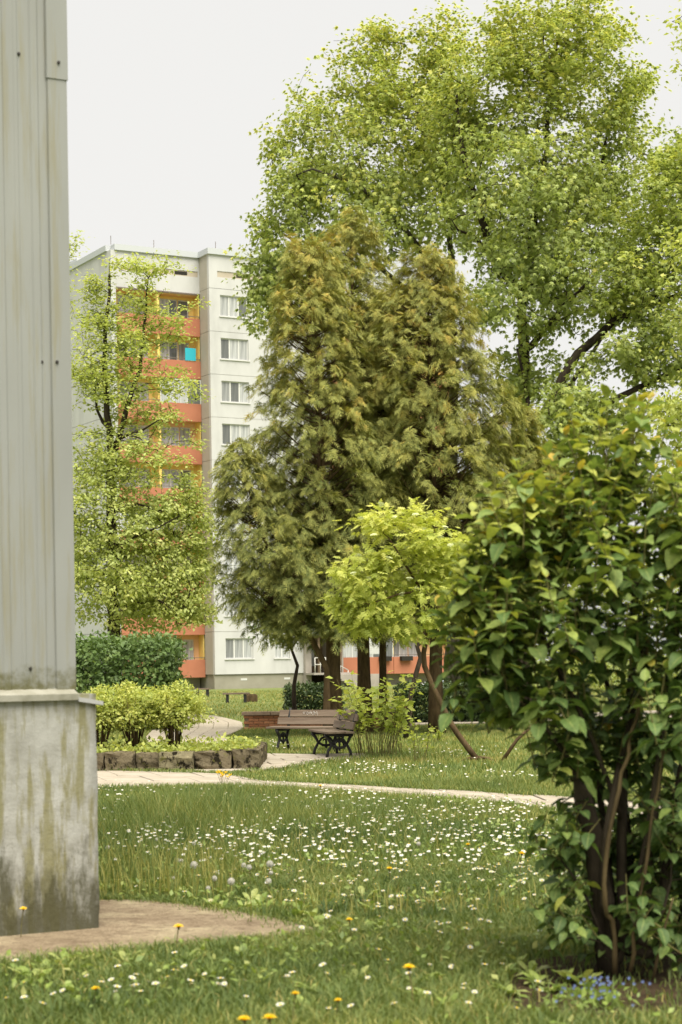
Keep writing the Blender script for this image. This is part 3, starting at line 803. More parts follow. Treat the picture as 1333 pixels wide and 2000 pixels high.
make_tree('maple_tree', 'tallest leafy maple, dark forked trunk showing above the conifers', bB,
    [([bB, P(1014,900,dB), P(1022,580,dB), P(1036,480,dB), P(1060,330,dB), P(1080,150,dB), P(1090,40,dB)], .34, .02),
     pol([(1022,580,0),(958,500,-.5),(945,440,-.5),(905,300,-1),(890,180,-1)], dB, .17, .03),
     pol([(1022,580,0),(1075,530,1),(1160,400,1),(1190,250,.5)], dB, .15, .03),
     pol([(960,500,0),(925,460,-1),(895,450,-2)], dB, .08, .03),
     pol([(1018,700,0),(1100,600,-2),(1180,520,-3)], dB, .12, .03)],
    [(1060,110,130,120,0,3.5),(1150,150,100,110,0,3),(960,200,95,120,0,3),(1000,390,160,150,-1,4.5),(1170,360,130,170,0,4),(1090,540,170,110,-1.5,4),(985,50,40,55,0,1.2),(1120,20,60,50,0,1.5),(1205,60,42,50,0,1.2),(1230,230,45,90,0,1.8),(1265,150,20,30,0,.8),(900,230,80,110,0,2.5),(945,600,70,50,-3,1.5)],
    dB, 2150, 15, MAPLE, .19, M['maple'], M['bark'], 22, sig=.23, r_tip=.006, gap=-.10, gf=1.0, depth=.75, tint=(.42,.26), young_top=.6, droop=.5, tilt=.55)
dC = 52
bC = at_ground(1020, dC)
make_tree('maple_tree', 'leaning maple with long dark limbs rising to the right edge', bC,
    [([bC, P(1015,1100,dC), P(1040,850,dC), P(1078,780,dC), P(1130,690,dC), P(1200,630,dC), P(1265,598,dC), P(1340,570,dC), P(1420,540,dC)], .30, .05),
     pol([(1040,860,0),(1090,790,1),(1150,700,1.5),(1190,640,2)], dC, .11, .04),
     pol([(1018,1000,0),(1110,870,-1),(1180,790,-1),(1280,740,-1),(1380,700,-1)], dC, .16, .05),
     pol([(1040,850,0),(1030,780,1.5),(1010,680,1.5)], dC, .12, .03),
     pol([(1265,598,0),(1330,480,0),(1380,420,0)], dC, .10, .03)],
    [(1220,560,130,70,0,3),(1300,450,110,130,0,3.5),(1060,700,85,70,2,2),(1010,740,50,60,2,1.5),(1230,700,110,55,-1,2.5),(1180,830,110,55,-1,2.5),(1330,640,100,120,-1,3),(1060,900,70,60,0,2),(1350,330,80,80,0,2.5),(1050,1000,90,80,1,2),(1230,950,120,80,-1,2.5),(1090,830,70,60,-2,1.5),(1130,760,60,50,-2,1.2),(1040,880,40,60,-2,1.2)],
    dC, 1350, 18, MAPLE, .19, M['maple'], M['bark'], 23, sig=.23, r_tip=.006, gap=-.10, gf=1.0, depth=.75, tint=(.36,.24), young_top=.35, droop=.5, tilt=.55)
dD = 40
bD = at_ground(1500, dD)
make_tree('linden_tree', 'pale yellow green linden reaching in at the right edge', bD,
    [([bD, P(1495,900,dD), P(1480,500,dD), P(1470,150,dD), P(1460,0,dD)], .26, .04),
     pol([(1490,900,0),(1400,830,-1),(1320,790,-1.5)], dD, .08, .02), pol([(1475,220,0),(1400,120,0),(1325,45,0)], dD, .05, .012), pol([(1480,560,0),(1420,500,-1),(1350,480,-1)], dD, .07, .02)],
    [(1310,800,55,55,-1.5,1.3),(1380,850,110,90,-1,2),(1330,900,80,55,-1,1.5),(1440,600,110,200,0,2.5),(1350,475,40,30,-1,.8),(1420,100,90,80,0,1.5),(1330,38,26,14,0,.5),(1500,300,120,200,0,2.5),(1480,700,150,200,0,3)],
    dD, 900, 26, OVAL, .12, M['linden'], M['bark'], 24, sig=.22, r_tip=.007, gap=-.15, gf=.5, tint=(.55,.24), droop=.6)
# young tree on the left
dL = 56
bL = at_ground(222, dL)
make_tree('young_tree', 'slender fresh green tree with dark trunk rising behind the clipped hedge', bL,
    [([bL, P(222,1200,dL), P(221,1050,dL), P(216,930,dL), P(213,840,dL), P(204,740,dL), P(208,640,dL), P(215,540,dL)], .235, .035),
     pol([(216,900,0),(232,860,0),(250,790,0),(275,720,.5),(285,610,.5),(290,540,.5)], dL, .10, .02),
     pol([(214,880,0),(235,855,-.5),(280,840,-1),(308,822,-1.5)], dL, .07, .02),
     pol([(214,850,0),(190,800,.5),(178,700,.5)], dL, .06, .02),
     pol([(221,1090,0),(260,1050,-1),(295,1035,-1.5),(350,1010,-2)], dL, .06, .02),
     pol([(221,1000,0),(270,985,-1),(320,1000,-1)], dL, .05, .015), pol([(222,1150,0),(300,1165,-1),(350,1200,-1)], dL, .05, .015)],
    [(235,1110,150,80,0,2.6),(250,1000,140,80,0,2.5),(205,900,75,85,0,2),(290,900,70,45,-.5,1.4),(215,760,75,80,0,1.8),(195,640,50,70,0,1.2),(275,590,50,60,.5,1.0),(250,520,50,28,0,.8),(330,740,55,40,0,1),(165,720,28,110,0,1.2),(365,1120,42,60,0,1),(340,1190,75,38,0,1.4),(155,1050,40,150,0,1.4),(370,950,35,40,0,.8),(390,770,16,20,0,.5),(330,640,50,35,.3,.8),(385,600,16,12,0,.4),(330,520,40,28,.3,.7),(250,680,70,60,0,1.3),(300,820,60,40,0,1.0),(380,860,26,26,0,.6),(400,1010,26,40,0,.6),(250,1190,110,45,0,1.6),(180,560,30,40,0,.8),(350,1080,65,60,0,1.2),(340,1000,70,50,0,1.2),(380,1190,45,40,0,1),(400,1060,35,60,0,.8),(395,1130,35,50,0,.8),(300,1150,100,50,-.5,1.6)],
    dL, 2900, 16, OVAL, .128, M['young'], M['bark'], 31, sig=.15, r_tip=.0065, step=.35, shell=.45, gap=-.32, gf=.7, flat=.45, tint=(.48,.26), droop=.35, tilt=.45, expo=.36)
dX = 75
bX = at_ground(100, dX)
make_tree('young_tree', 'distant tree top peeping out past the metal clad corner', bX,
    [([bX, P(90,900,dX), P(110,620,dX), P(135,480,dX)], .2, .03)],
    [(150,462,20,14,0,.6),(142,480,12,18,0,.5),(110,520,40,60,0,1.5),(90,640,60,90,0,2)], dX, 140, 18, OVAL, .16, M['young'], M['bark'], 32, sig=.22, tint=(.5,.2))

# ------------------------------------------------------------------ conifers (thuja)
def conifer(label, base_px, d, tip, crown_bottom, halfw, n_clump, seed, tint=.5, trunk_r=.15, lean_px=None, power=.52):
    rng = np.random.default_rng(seed)
    base = at_ground(base_px, d); s = d / F
    tp = P(tip[0], tip[1], d); zb = P(base_px, crown_bottom, d).z
    root = empty('conifer_tree', base, 0, label, 'tree', 'conifers behind the benches')
    axis = lambda z: np.stack([base.x + (tp.x - base.x) * np.clip((z - 2.0) / (tp.z - 2.0), 0, 1) ** (.6 if abs(tip[0]-base_px) > 120 else 1.1), np.full_like(z, d), z], -1)
    tr = MB(); zz = np.linspace(0, tp.z * .93, 9); ax = axis(zz)
    tr.tube([Vector(a) - base + Vector((mnoise.noise(Vector((seed, i*.8, 0)))*.08, 0, 0)) for i, a in enumerate(ax)], [trunk_r * (1.25 if i == 0 else 1 - .85 * i / 8) for i in range(9)], 9)
    Rm = halfw * s
    t = rng.random(n_clump) ** .84                    # 0 tip .. 1 crown bottom
    z = tp.z + (zb - tp.z) * t
    prof = np.where(t < .72, (t / .72) ** power, 1 - .30 * ((t - .72) / .28) ** 1.6)
    phi = rng.uniform(0, 2 * math.pi, n_clump)
    lump = 1 + .16 * np.sin(phi * 3 + z * 1.1 + seed) + .12 * np.sin(z * 2.3 + phi * 2 + seed * 2)
    rad = Rm * prof * lump * (1 - .62 * rng.random(n_clump) ** 1.5) + .05
    out = np.stack([np.cos(phi), np.sin(phi), np.zeros(n_clump)], -1)
    A = axis(z); C = A + out * rad[:, None]; C[:, 2] += rng.normal(size=n_clump) * .1
    # limbs carry the clumps
    for i in range(0, n_clump, 3):
        a0 = A[i] + np.array((0, 0, -.5 * rad[i] - .1)); mid = (a0 + C[i]) / 2 + np.array((0, 0, -.06 * rad[i]))
        if a0[2] < zb + .35: continue
        r0 = .008 + .010 * rad[i]
        tr.tube([Vector(a0) - base, Vector(mid) - base, Vector(C[i]) - base], [r0, r0 * .7, .004], 4, cap=False)
    tr.build('trunk', M['bark_brown'], root)
    # each branchlet arches out and droops, flat sprays along both its sides
    per = 23; n = n_clump * per; ci = np.repeat(np.arange(n_clump), per)
    up = np.array((0, 0, 1.)); o = out[ci]
    la = (rng.uniform(.34, .62, n_clump) * (.55 + .5 * prof))[ci]
    yaw = rng.normal(size=n_clump)[ci] * .55; lift = (rng.uniform(.05, .9, n_clump) + .3 * (1 - prof))[ci]
    oh = np.stack([o[:,0]*np.cos(yaw) - o[:,1]*np.sin(yaw), o[:,0]*np.sin(yaw) + o[:,1]*np.cos(yaw), np.zeros(n)], -1)
    side = np.stack([-oh[:,1], oh[:,0], np.zeros(n)], -1)
    q = rng.random(n) ** .7
    pos = C[ci] + oh * (la * (q - .55))[:,None] + up * (la * (lift * q - .75 * q * q))[:,None] + rng.normal(size=(n,3)) * .045
    tan = oh + up * (lift - 1.5 * q)[:,None]
    sg = np.where(rng.random(n) < .5, -1, 1)
    Y = tan * rng.uniform(.4, 1.0, n)[:,None] + side * (sg * rng.uniform(.2, .9, n))[:,None] - up * rng.uniform(0, .5, n)[:,None] + rng.normal(size=(n,3)) * .22
    N = up + rng.normal(size=(n,3)) * .45 + oh * .5
    tt = np.clip(tint + .17 * rng.normal(size=n_clump)[ci] + rng.normal(size=n) * .13 + .48 * (.42 - t[ci]), 0, 1)  # random frond tone, plus shade of the lower crown painted into the colour
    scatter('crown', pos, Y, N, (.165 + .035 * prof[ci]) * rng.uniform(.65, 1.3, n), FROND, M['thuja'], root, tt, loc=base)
    return root
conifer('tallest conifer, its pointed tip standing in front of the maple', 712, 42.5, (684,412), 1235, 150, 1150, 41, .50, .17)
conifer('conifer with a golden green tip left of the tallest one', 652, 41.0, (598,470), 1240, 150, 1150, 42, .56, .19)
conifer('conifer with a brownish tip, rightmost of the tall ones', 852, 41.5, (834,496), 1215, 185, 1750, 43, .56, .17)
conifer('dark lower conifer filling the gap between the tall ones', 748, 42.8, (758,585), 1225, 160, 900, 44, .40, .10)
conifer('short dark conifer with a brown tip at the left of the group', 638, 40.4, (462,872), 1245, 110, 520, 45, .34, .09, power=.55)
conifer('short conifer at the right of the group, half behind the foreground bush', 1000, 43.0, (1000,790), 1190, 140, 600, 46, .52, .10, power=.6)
# old leaning trunks under the conifers
def bare_trunk(label, pts, d, r0, r1, name='tree_trunk', mat='bark'):
    base = at_ground(pts[0][0], d); m = MB()
    q = [base - base] + [P(x, y, d) - base for x, y in pts[1:]]
    m.tube(q, [r0 + (r1-r0)*i/(len(q)-1) for i in range(len(q))], 8)
    return tag(m.build(name, M[mat]), label, 'tree trunk') , base
for lab, pts, d, r0, r1 in (
    ('crooked bare dark stem right of the yellow green tree', [(790,0),(800,1370),(812,1320),(822,1285),(815,1262),(835,1235)], 38.5, .06, .045),):
    o, b_ = bare_trunk(lab, pts, d, r0, r1); o.location = b_

# sapling in front of the hedge
ds = 46
bs = at_ground(574, ds)
make_tree('sapling', 'thin crooked sapling in front of the white facade', bs,
    [([bs, P(574,1340,ds), P(582,1300,ds), P(569,1266,ds), P(566,1248,ds)], .075, .03), pol([(576,1275,0),(585,1245,0),(583,1215,0)], ds, .03, .012), pol([(568,1262,0),(545,1235,0),(525,1205,0)], ds, .03, .012)],
    [(540,1215,45,40,0,.8),(585,1200,30,35,0,.6),(510,1190,28,25,0,.5),(560,1160,50,40,0,.8)], ds, 130, 24, OVAL, .10, M['hedge'], M['bark'], 51, sig=.16, tint=(.6,.25), step=.2, r_tip=.006)

# yellow green elder
de = 30
be = G(935, 1487); de = be.y
eld = make_tree('elder_tree', 'small yellow green elder leaning over the lawn with pale flower heads', be,
    [([be, P(915,1462,de), P(893,1430,de), P(866,1385,de), P(846,1340,de), P(830,1300,de), P(828,1275,de), P(834,1240,de), P(838,1212,de)], .052, .04),
     pol([(838,1212,0),(828,1180,0),(822,1150,0),(790,1100,-.2),(760,1050,-.2)], de, .032, .01), pol([(838,1212,0),(858,1185,0),(880,1150,.2),(890,1090,.2)], de, .03, .01),
     pol([(824,1155,0),(780,1160,-.3),(720,1180,-.4)], de, .022, .008), pol([(824,1155,0),(840,1080,.3),(850,1030,.3)], de, .022, .008)],
    [(790,1040,85,50,0,.7),(720,1090,60,65,0,.6),(850,1070,65,60,0,.7),(690,1160,50,45,-.1,.5),(780,1130,90,70,-.2,.7),(740,1200,50,35,-.2,.4),(800,1215,55,30,0,.5),(880,1130,45,70,.1,.6),(910,1080,30,40,.2,.5),(700,1210,30,25,-.2,.3),(665,1170,22,22,-.2,.3),(930,1110,40,50,.2,.5),(900,1170,45,45,.1,.5),(860,1210,40,30,0,.4),(690,1225,30,20,-.2,.3),(740,1020,50,35,0,.5),(660,1120,25,25,-.2,.3)],
    de, 380, 11, PINNATE, .15, M['elder'], M['bark_brown'], 52, sig=.085, r_tip=.0028, step=.16, shell=.45, gap=-.07, gf=1.8, flat=.7, tint=(.45,.25), young_top=.45, droop=.45, tilt=.5, expo=.36)
def umbel():
    m = MB(); rr = random.Random(3)
    for k in range(16):
        a = k * 2.4; r_ = .055 * math.sqrt(k / 16); z = .018 - r_ * r_ * 5
        c = Vector((r_*math.cos(a), r_*math.sin(a), z)); s = .013
        m.add([c+Vector((s,0,0)), c+Vector((0,s,0)), c+Vector((-s,0,0)), c+Vector((0,-s,0)), c+Vector((0,0,s*.8))], [(0,1,4),(1,2,4),(2,3,4),(3,0,4)])
        m.add([c*.2+Vector((0,0,-.05)), c+Vector((.002,0,0)), c+Vector((-.002,0,0))], [(0,1,2)])
    return m.mesh('flower_head', M['cream'])
UM = umbel(); ru = random.Random(8)
for x, y in ((705,1013),(688,1050),(770,1010),(812,1005),(745,985),(830,1035),(760,1090),(800,1130),(785,1160),(835,1105),(860,1050),(700,1085),(870,1030),(745,1140),(795,1070),(730,1045),(880,1065),(815,1150),(722,1130),(690,1120)):
    p = P(x, y, de - .45 + ru.uniform(-.15,.2)) - be; inst('flower_head', UM, eld, p, (ru.uniform(-.5,.5)-.3, ru.uniform(-.5,.5), ru.uniform(0,6)), (1.0,)*3)
# exposed roots and litter at the foot of the elder
rt = MB(); rr = random.Random(5)
for k in range(9):
    a = k * .7; L = rr.uniform(.15,.4); rt.tube([(0,0,.06), (L*.5*math.cos(a), L*.5*math.sin(a), .05), (L*math.cos(a), L*math.sin(a), -.01)], [.03,.022,.008], 5)
rt.build('root', M['bark_brown'], eld)
b2 = G(985, 1487)
o, b_ = bare_trunk('thin leaning stem right of the elder foot', [(978,0),(1010,1445),(1050,1408)], b2.y, .035, .022, 'stem', 'bark_brown'); o.location = b_; o['category'] = 'stem'

# ------------------------------------------------------------------ shrubs with upright shoots
def shoot_clump(name, label, base, n, rad, h, lean, size, mat, seed, per=16, from_t=.35, cat='shrub', leaf=OVAL, tint=(.5,.25), stem='stem_green', r=.007, group=None):
    rng = np.random.default_rng(seed); root = empty(name, base, 0, label, cat, group)
    st = MB(); pos = []; Y = []; 
    for k in range(n):
        a = rng.uniform(0, 6.28); q = rad * math.sqrt(rng.random()); b0 = np.array((q*math.cos(a), q*math.sin(a), -.01))
        hh = h * rng.uniform(.6, 1.08); ln = lean * rng.uniform(.3, 1.2)
        pts = [b0 + np.array((math.cos(a)*ln*t**1.6 + rng.normal()*.012, math.sin(a)*ln*t**1.6 + rng.normal()*.012, hh*t)) for t in np.linspace(0, 1, 6)]
        st.tube([Vector(p) for p in pts], [r*(1-.7*i/5) for i in range(6)], 4, cap=False)
        for j in range(per):
            t = from_t + (1-from_t) * (rng.random() ** .8); i = min(4, int(t*5)); fr = t*5 - i
            p = pts[i] + (pts[i+1]-pts[i])*fr; pos.append(p + rng.normal(size=3)*.03)
            b = rng.uniform(0, 6.28); Y.append((math.cos(b), math.sin(b), rng.uniform(-.6, .45)))
    st.build('stem', M[stem], root)
    pos = np.array(pos); Y = np.array(Y); N = np.tile((0,0,1.), (len(pos),1)) + rng.normal(size=(len(pos),3))*.5
    tt = np.clip(tint[0] + rng.normal(size=len(pos))*tint[1] + .3*(pos[:,2]/h-.7), 0, 1)
    scatter('foliage', pos, Y, N, size*rng.uniform(.6,1.25,len(pos)), leaf, mat, root, tt)
    return root
shoot_clump('young_shrub', 'clump of tall leafy green shoots right beside the benches', G(738,1478), 42, .40, 1.42, .42, .155, M['elder'], 61, 13, .42, tint=(.22,.28), leaf=OVAL)
shoot_clump('young_shrub', 'few thin shoots with sparse leaves left of the elder foot', G(822,1490), 6, .10, .85, .12, .10, M['elder'], 62, 12, .35, tint=(.3,.2))
shoot_clump('young_shrub', 'single twiggy shoot between bench shrub and elder', G(785,1474), 4, .06, .62, .10, .09, M['elder'], 63, 8, .5, tint=(.2,.2))
shoot_clump('young_shrub', 'small low shoot at the foot of the right conifer trunk', G(855,1452), 5, .06, .40, .10, .09, M['elder'], 64, 10, .3, tint=(.25,.2))

def leafy_volume(name, label, base, pts_fn, n, size, mat, seed, stems=None, cat='hedge', tint=(.45,.2), leaf=OVAL, group=None, tilt=.7):
    """pts_fn(rng, n) -> local positions, outward directions"""
    rng = np.random.default_rng(seed); root = empty(name, base, 0, label, cat, group)
    pos, out = pts_fn(rng, n)
    Y = rng.normal(size=(len(pos),3)) + out*.5; Y[:,2] -= .1
    N = out + rng.normal(size=(len(pos),3))*tilt + np.array((0,0,.5))
    cl = np.array([mnoise.noise(Vector(p)*2.2) for p in pos])
    tt = np.clip(tint[0] + cl*.35 + rng.normal(size=len(pos))*tint[1], 0, 1)
    if stems: stems(root, rng)
    scatter('foliage', pos, Y, N, size*rng.uniform(.6,1.3,len(pos)), leaf, mat, root, tt)
    return root
def box_hedge_pts(L, W, H, z0=.12, rnd=.18, amp=.06):
    def fn(rng, n):
        p = rng.uniform(-1, 1, size=(n*3,3))
        q = np.sign(p)*np.abs(p); m = np.abs(p).max(1); keep = (m > .62) | (rng.random(len(p)) < .25); p = p[keep][:n]
        c = np.abs(p); rr = (c**6).sum(1)**(1/6); p = p/np.maximum(rr,1e-6)[:,None]*np.minimum(rr,1)[:,None]
        nz = np.array([mnoise.noise(Vector((a*L*.8+7, b*W+3, d*H))) for a, b, d in p])
        pos = np.stack([p[:,0]*L/2, p[:,1]*W/2, z0+(p[:,2]+1)/2*(H-z0)], -1)
        out = norm(np.stack([np.sign(p[:,0])*np.abs(p[:,0])**6, np.sign(p[:,1])*np.abs(p[:,1])**6, np.sign(p[:,2])*np.abs(p[:,2])**6+.01], -1))
        return pos + out*nz[:,None]*amp*2 + rng.normal(size=pos.shape)*amp*.5, out
    return fn
def hedge_stems(L, W, H, k):
    def fn(root, rng):
        m = MB()
        for i in range(k):
            x, y = rng.uniform(-.46,.46)*L, rng.uniform(-.3,.3)*W
            m.tube([(x,y,0), (x+rng.normal()*.05,y+rng.normal()*.05,H*.5), (x+rng.normal()*.12,y+rng.normal()*.12,H*.85)], [.02,.014,.006], 4)
        m.build('stem', M['bark'], root)
    return fn
# clipped hedge block on the left
dh = 47.0
pa, pb = P(110,1293,dh), P(352,1293,dh); Lh = pb.x-pa.x; Hh = P(250,1250,dh).z
leafy_volume('hedge', 'big rounded dark green hedge block beneath the slender young tree', Vector(((pa.x+pb.x)/2, dh, 0)), box_hedge_pts(Lh, 2.2, Hh, .15, amp=.16), 17000, .13, M['hedge'], 71, hedge_stems(Lh, 2.2, Hh, 30))
# low clipped hedges behind the brick planter
dh = 49.0
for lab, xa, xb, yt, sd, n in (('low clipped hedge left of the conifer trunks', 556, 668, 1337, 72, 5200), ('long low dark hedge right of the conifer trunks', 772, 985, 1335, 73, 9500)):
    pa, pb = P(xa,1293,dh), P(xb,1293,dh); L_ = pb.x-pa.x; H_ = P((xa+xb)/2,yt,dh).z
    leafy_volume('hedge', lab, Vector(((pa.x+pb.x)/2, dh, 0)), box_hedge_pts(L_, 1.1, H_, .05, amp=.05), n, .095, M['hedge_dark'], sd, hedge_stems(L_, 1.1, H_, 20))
# soft round shrubs
def dome_pts(rx, ry, h, z0, amp=.15):
    def fn(rng, n):
        q = norm(rng.normal(size=(n,3))); q[:,2] = np.abs(q[:,2])*1.0
        lo = rng.random(n) < .3; q[lo,2] *= -.5
        r_ = (1-.6*rng.random(n)**1.6)
        nz = np.array([mnoise.noise(Vector(a)*2.4+Vector((rx*9,0,0))) for a in q])
        s = r_*(1+amp*2*nz)
        mid = z0+(h-z0)*.45
        pos = np.stack([q[:,0]*rx*s, q[:,1]*ry*s, mid + np.where(q[:,2]>0, q[:,2]*(h-mid), q[:,2]*2*(mid-z0))*s], -1)
        return pos, q
    return fn
def shrub_stems(rx, h, k):
    def fn(root, rng):
        m = MB()
        for i in range(k):
            a = rng.uniform(0,6.28); q = rng.uniform(.3,.9)
            m.tube([(rx*.12*math.cos(a), rx*.12*math.sin(a), 0), (rx*.4*q*math.cos(a), rx*.4*q*math.sin(a), h*.4), (rx*.85*q*math.cos(a), rx*.85*q*math.sin(a), h*.85)], [.014,.010,.004], 4)
        m.build('stem', M['bark_brown'], root)
    return fn
gs = at_ground(935, 60)
leafy_volume('pale_shrub', 'pale grey green shrub behind the long low hedge', gs, dome_pts(1.1, 1.0, 1.95, .3), 3200, .13, M['pale_shrub'], 75, shrub_stems(1.1,1.9,12), 'shrub')

# ------------------------------------------------------------------ stone planter with spirea
pc0, pc1 = G(195, 1507), G(507, 1508)
sp_d = (pc0.y + pc1.y) / 2
sx0, sx1 = pc0.x - 1.0, pc1.x
root = empty('stone_planter', ((sx0+sx1)/2, sp_d, 0), 0, 'planter edged with rough mossy stone blocks beside the path', 'planter')
rr = random.Random(17)
def block_mesh(w_, dp, h, s, mat):
    r2 = random.Random(s); bm = bmesh.new(); bmesh.ops.create_cube(bm, size=1)
    bmesh.ops.subdivide_edges(bm, edges=bm.edges[:], cuts=3, use_grid_fill=True)
    for v in bm.verts:
        c = v.co.copy(); k = max(abs(c.x), abs(c.y), abs(c.z))
        v.co = Vector((c.x*w_, c.y*dp, (c.z+.5)*h))
        nz = mnoise.noise(c*2.2 + Vector((s*3.1, 0, 0)))
        corner = (abs(c.x) > .45) + (abs(c.y) > .45) + (abs(c.z) > .45)
        v.co *= 1
        if corner >= 2: v.co.x *= .985; v.co.y *= .97; v.co.z -= .006 if c.z > 0 else 0
        n2 = mnoise.noise(c*5 + Vector((0, s*2.3, 0)))
        v.co += Vector((nz*.03+n2*.012, nz*.05+n2*.02, (nz*.025+n2*.015) if c.z > 0 else 0))
    me = bpy.data.meshes.new('stone_block'); bm.to_mesh(me); bm.free(); me.materials.append(mat); return me
edges = [62, 130, 210, 268, 314, 380, 452, 507]
hs_ = [.30,.31,.32,.30,.31,.31,.33]
for i in range(len(edges)-1):
    a, b_ = G(edges[i],1507), G(edges[i+1],1507); wd = (b_.x-a.x)*.985
    fr = -.10 if i == 4 else (.04 if i in (1,3) else 0)
    me = block_mesh(wd, .36, hs_[i], i, M['stone_moss'] if i in (4,) else M['stone'])
    inst('stone_block', me, root, ((a.x+b_.x)/2-(sx0+sx1)/2, .18+fr+rr.uniform(-.02,.02), 0), (0,0,rr.uniform(-.03,.03)))
W_ = sx1-sx0
for i in range(5):
    me = block_mesh(.36, .55, .31, 30+i, M['stone']); inst('stone_block', me, root, (W_/2-.2, .68+.57*i, 0), (0,0,rr.uniform(-.03,.03)))
MB().box(-W_/2+.1, W_/2-.25, .3, 3.5, 0, .28).build('soil_fill', M['soil'], root)
def spirea(label, x, y, rx, h, n, seed):
    b_ = P(x, y, sp_d+1.1); b_.z = .28
    return leafy_volume('spirea_shrub', label, b_, dome_pts(rx, rx*.8, h, h*.34, .30), int(n*1.25), .058, M['spirea'], seed, shrub_stems(rx, h, 26), 'shrub', tint=(.5,.22), group='shrubs in the stone planter')
spirea('leafy yellow green shrub, middle one in the stone planter', 262, 1450, .62, 1.0, 5200, 81)
spirea('rounded yellow green shrub at the right end of the stone planter', 340, 1450, .52, 1.0, 4600, 82)
spirea('yellow green shrub half hidden by the concrete plinth', 196, 1450, .55, .95, 3600, 83)
cover = []
rng = np.random.default_rng(9); n = 2600
cp = np.stack([rng.uniform(sx0+.1, sx1-.1, n), sp_d+.15+rng.random(n)**1.5*2.4, .29+rng.random(n)**2*.20*(.6+.4*np.sin(np.arange(n)))], -1)
Y = rng.normal(size=(n,3)); Y[:,2] = np.abs(Y[:,2])*.9
scatter('ground_cover', cp, Y, rng.normal(size=(n,3))+np.array((0,0,1.)), rng.uniform(.04,.11,n), OVAL, M['spirea'], None, np.clip(rng.normal(.35,.25,n),0,1))
tag(bpy.data.objects['ground_cover'], 'low creeping green plants spilling over the stone edging', 'ground cover')

# ------------------------------------------------------------------ brick planter
bl, br = G(476, 1426), G(802, 1422)
ang = math.atan2(br.y-bl.y, br.x-bl.x); Lb = (br-bl).length
root = empty('brick_planter', bl, ang, 'low red brick planter wall with dark coping behind the benches', 'planter')
Hb = .36
MB().box(.02, Lb-.02, .03, .9, -.05, Hb).build('mortar_bed', M['mortar'], root)
bmesh_list = []
for s in range(4):
    bm = bmesh.new(); bmesh.ops.create_cube(bm, size=1); r2 = random.Random(s)
    for v in bm.verts: v.co = Vector((v.co.x*.243+r2.uniform(-.003,.003), v.co.y*.11, v.co.z*.062+r2.uniform(-.002,.002)))
    bmesh.ops.bevel(bm, geom=bm.edges[:], offset=.006, segments=1, affect='EDGES')
    me = bpy.data.meshes.new('brick'); bm.to_mesh(me); bm.free(); me.materials.append(M['brick']); bmesh_list.append(me)
rr = random.Random(23); nb = int(Lb/.255)
for j in range(5):
    for i in range(nb):
        x = .13 + i*.255 + (.1275 if j % 2 else 0)
        if x + .12 > Lb: continue
        inst('brick', bmesh_list[rr.randrange(4)], root, (x, .055+rr.uniform(-.004,.004), .035+j*.072), (0,0,rr.uniform(-.012,.012)))
    for i in range(3):
        inst('brick', bmesh_list[rr.randrange(4)], root, (.055, .16+i*.255+(.12 if j%2 else 0), .035+j*.072), (0,0,math.pi/2))
nc = 6
for i in range(nc):
    a, b_ = Lb*i/nc, Lb*(i+1)/nc
    MB().box(a+.004-(.04 if i==0 else 0), b_-.004+(.04 if i==nc-1 else 0), -.05, .28, Hb+.002, Hb+.09+rr.uniform(-.004,.004)).build('coping_stone', M['coping'], root, bevel=.012)
MB().box(.1, Lb-.1, .28, .9, Hb-.1, Hb+.03).build('soil_fill', M['soil'], root)
# things standing on the planter
pt = P(770, 1381, bl.y); zt = Hb+.09
for k, x in enumerate((758, 777)):
    p = P(x, 1381, br.y); o = MB().box(-.17,.17,-.12,.12,0,.03).box(-.16,.16,-.11,.11,.03,.055).build('paving_piece', M['slab'], bevel=.008)
    o.location = (p.x, br.y+.05, zt); o.rotation_euler.z = ang
    tag(o, ('pale flat stone piece on the brick planter, left of the flower pot', 'pale flat stone piece close beside the flower pot')[k], 'stone')
p = P(789, 1380, br.y); fp = empty('flower_pot', (p.x, br.y+.05, zt), 0, 'terracotta pot of orange flowers on the brick planter', 'flower pot')
m = MB(); n = 12
for z0, z1, r0, r1 in ((0,.11,.07,.095), (.11,.135,.105,.105)):
    m.add([(r0*math.cos(2*math.pi*k/n), r0*math.sin(2*math.pi*k/n), z0) for k in range(n)]+[(r1*math.cos(2*math.pi*k/n), r1*math.sin(2*math.pi*k/n), z1) for k in range(n)], [(k,(k+1)%n,n+(k+1)%n,n+k) for k in range(n)]+[tuple(range(n,2*n))])
m.build('pot', M['terracotta'], fp)
rng = np.random.default_rng(3); n = 90
scatter('leaves', rng.normal(size=(n,3))*np.array((.08,.08,.05))+np.array((0,0,.19)), rng.normal(size=(n,3)), rng.normal(size=(n,3))+np.array((0,0,1.)), rng.uniform(.05,.09,n), OVAL, M['weed'], fp, rng.random(n))
for k in range(9):
    a = k*2.4; me = None
    f_ = MB()
    for j in range(6):
        b_ = j*math.pi/3; f_.add([(0,0,0),(.035*math.cos(b_),.035*math.sin(b_),.01),(.035*math.cos(b_+.9),.035*math.sin(b_+.9),.01)], [(0,1,2)])
    o = f_.build('flower', M['dandelion'], fp); o.location = (.09*math.cos(a)*((k%3+1)/3), .09*math.sin(a)*((k%3+1)/3)-.03, .24+.02*(k%2)); o.rotation_euler = (.5,0,a)

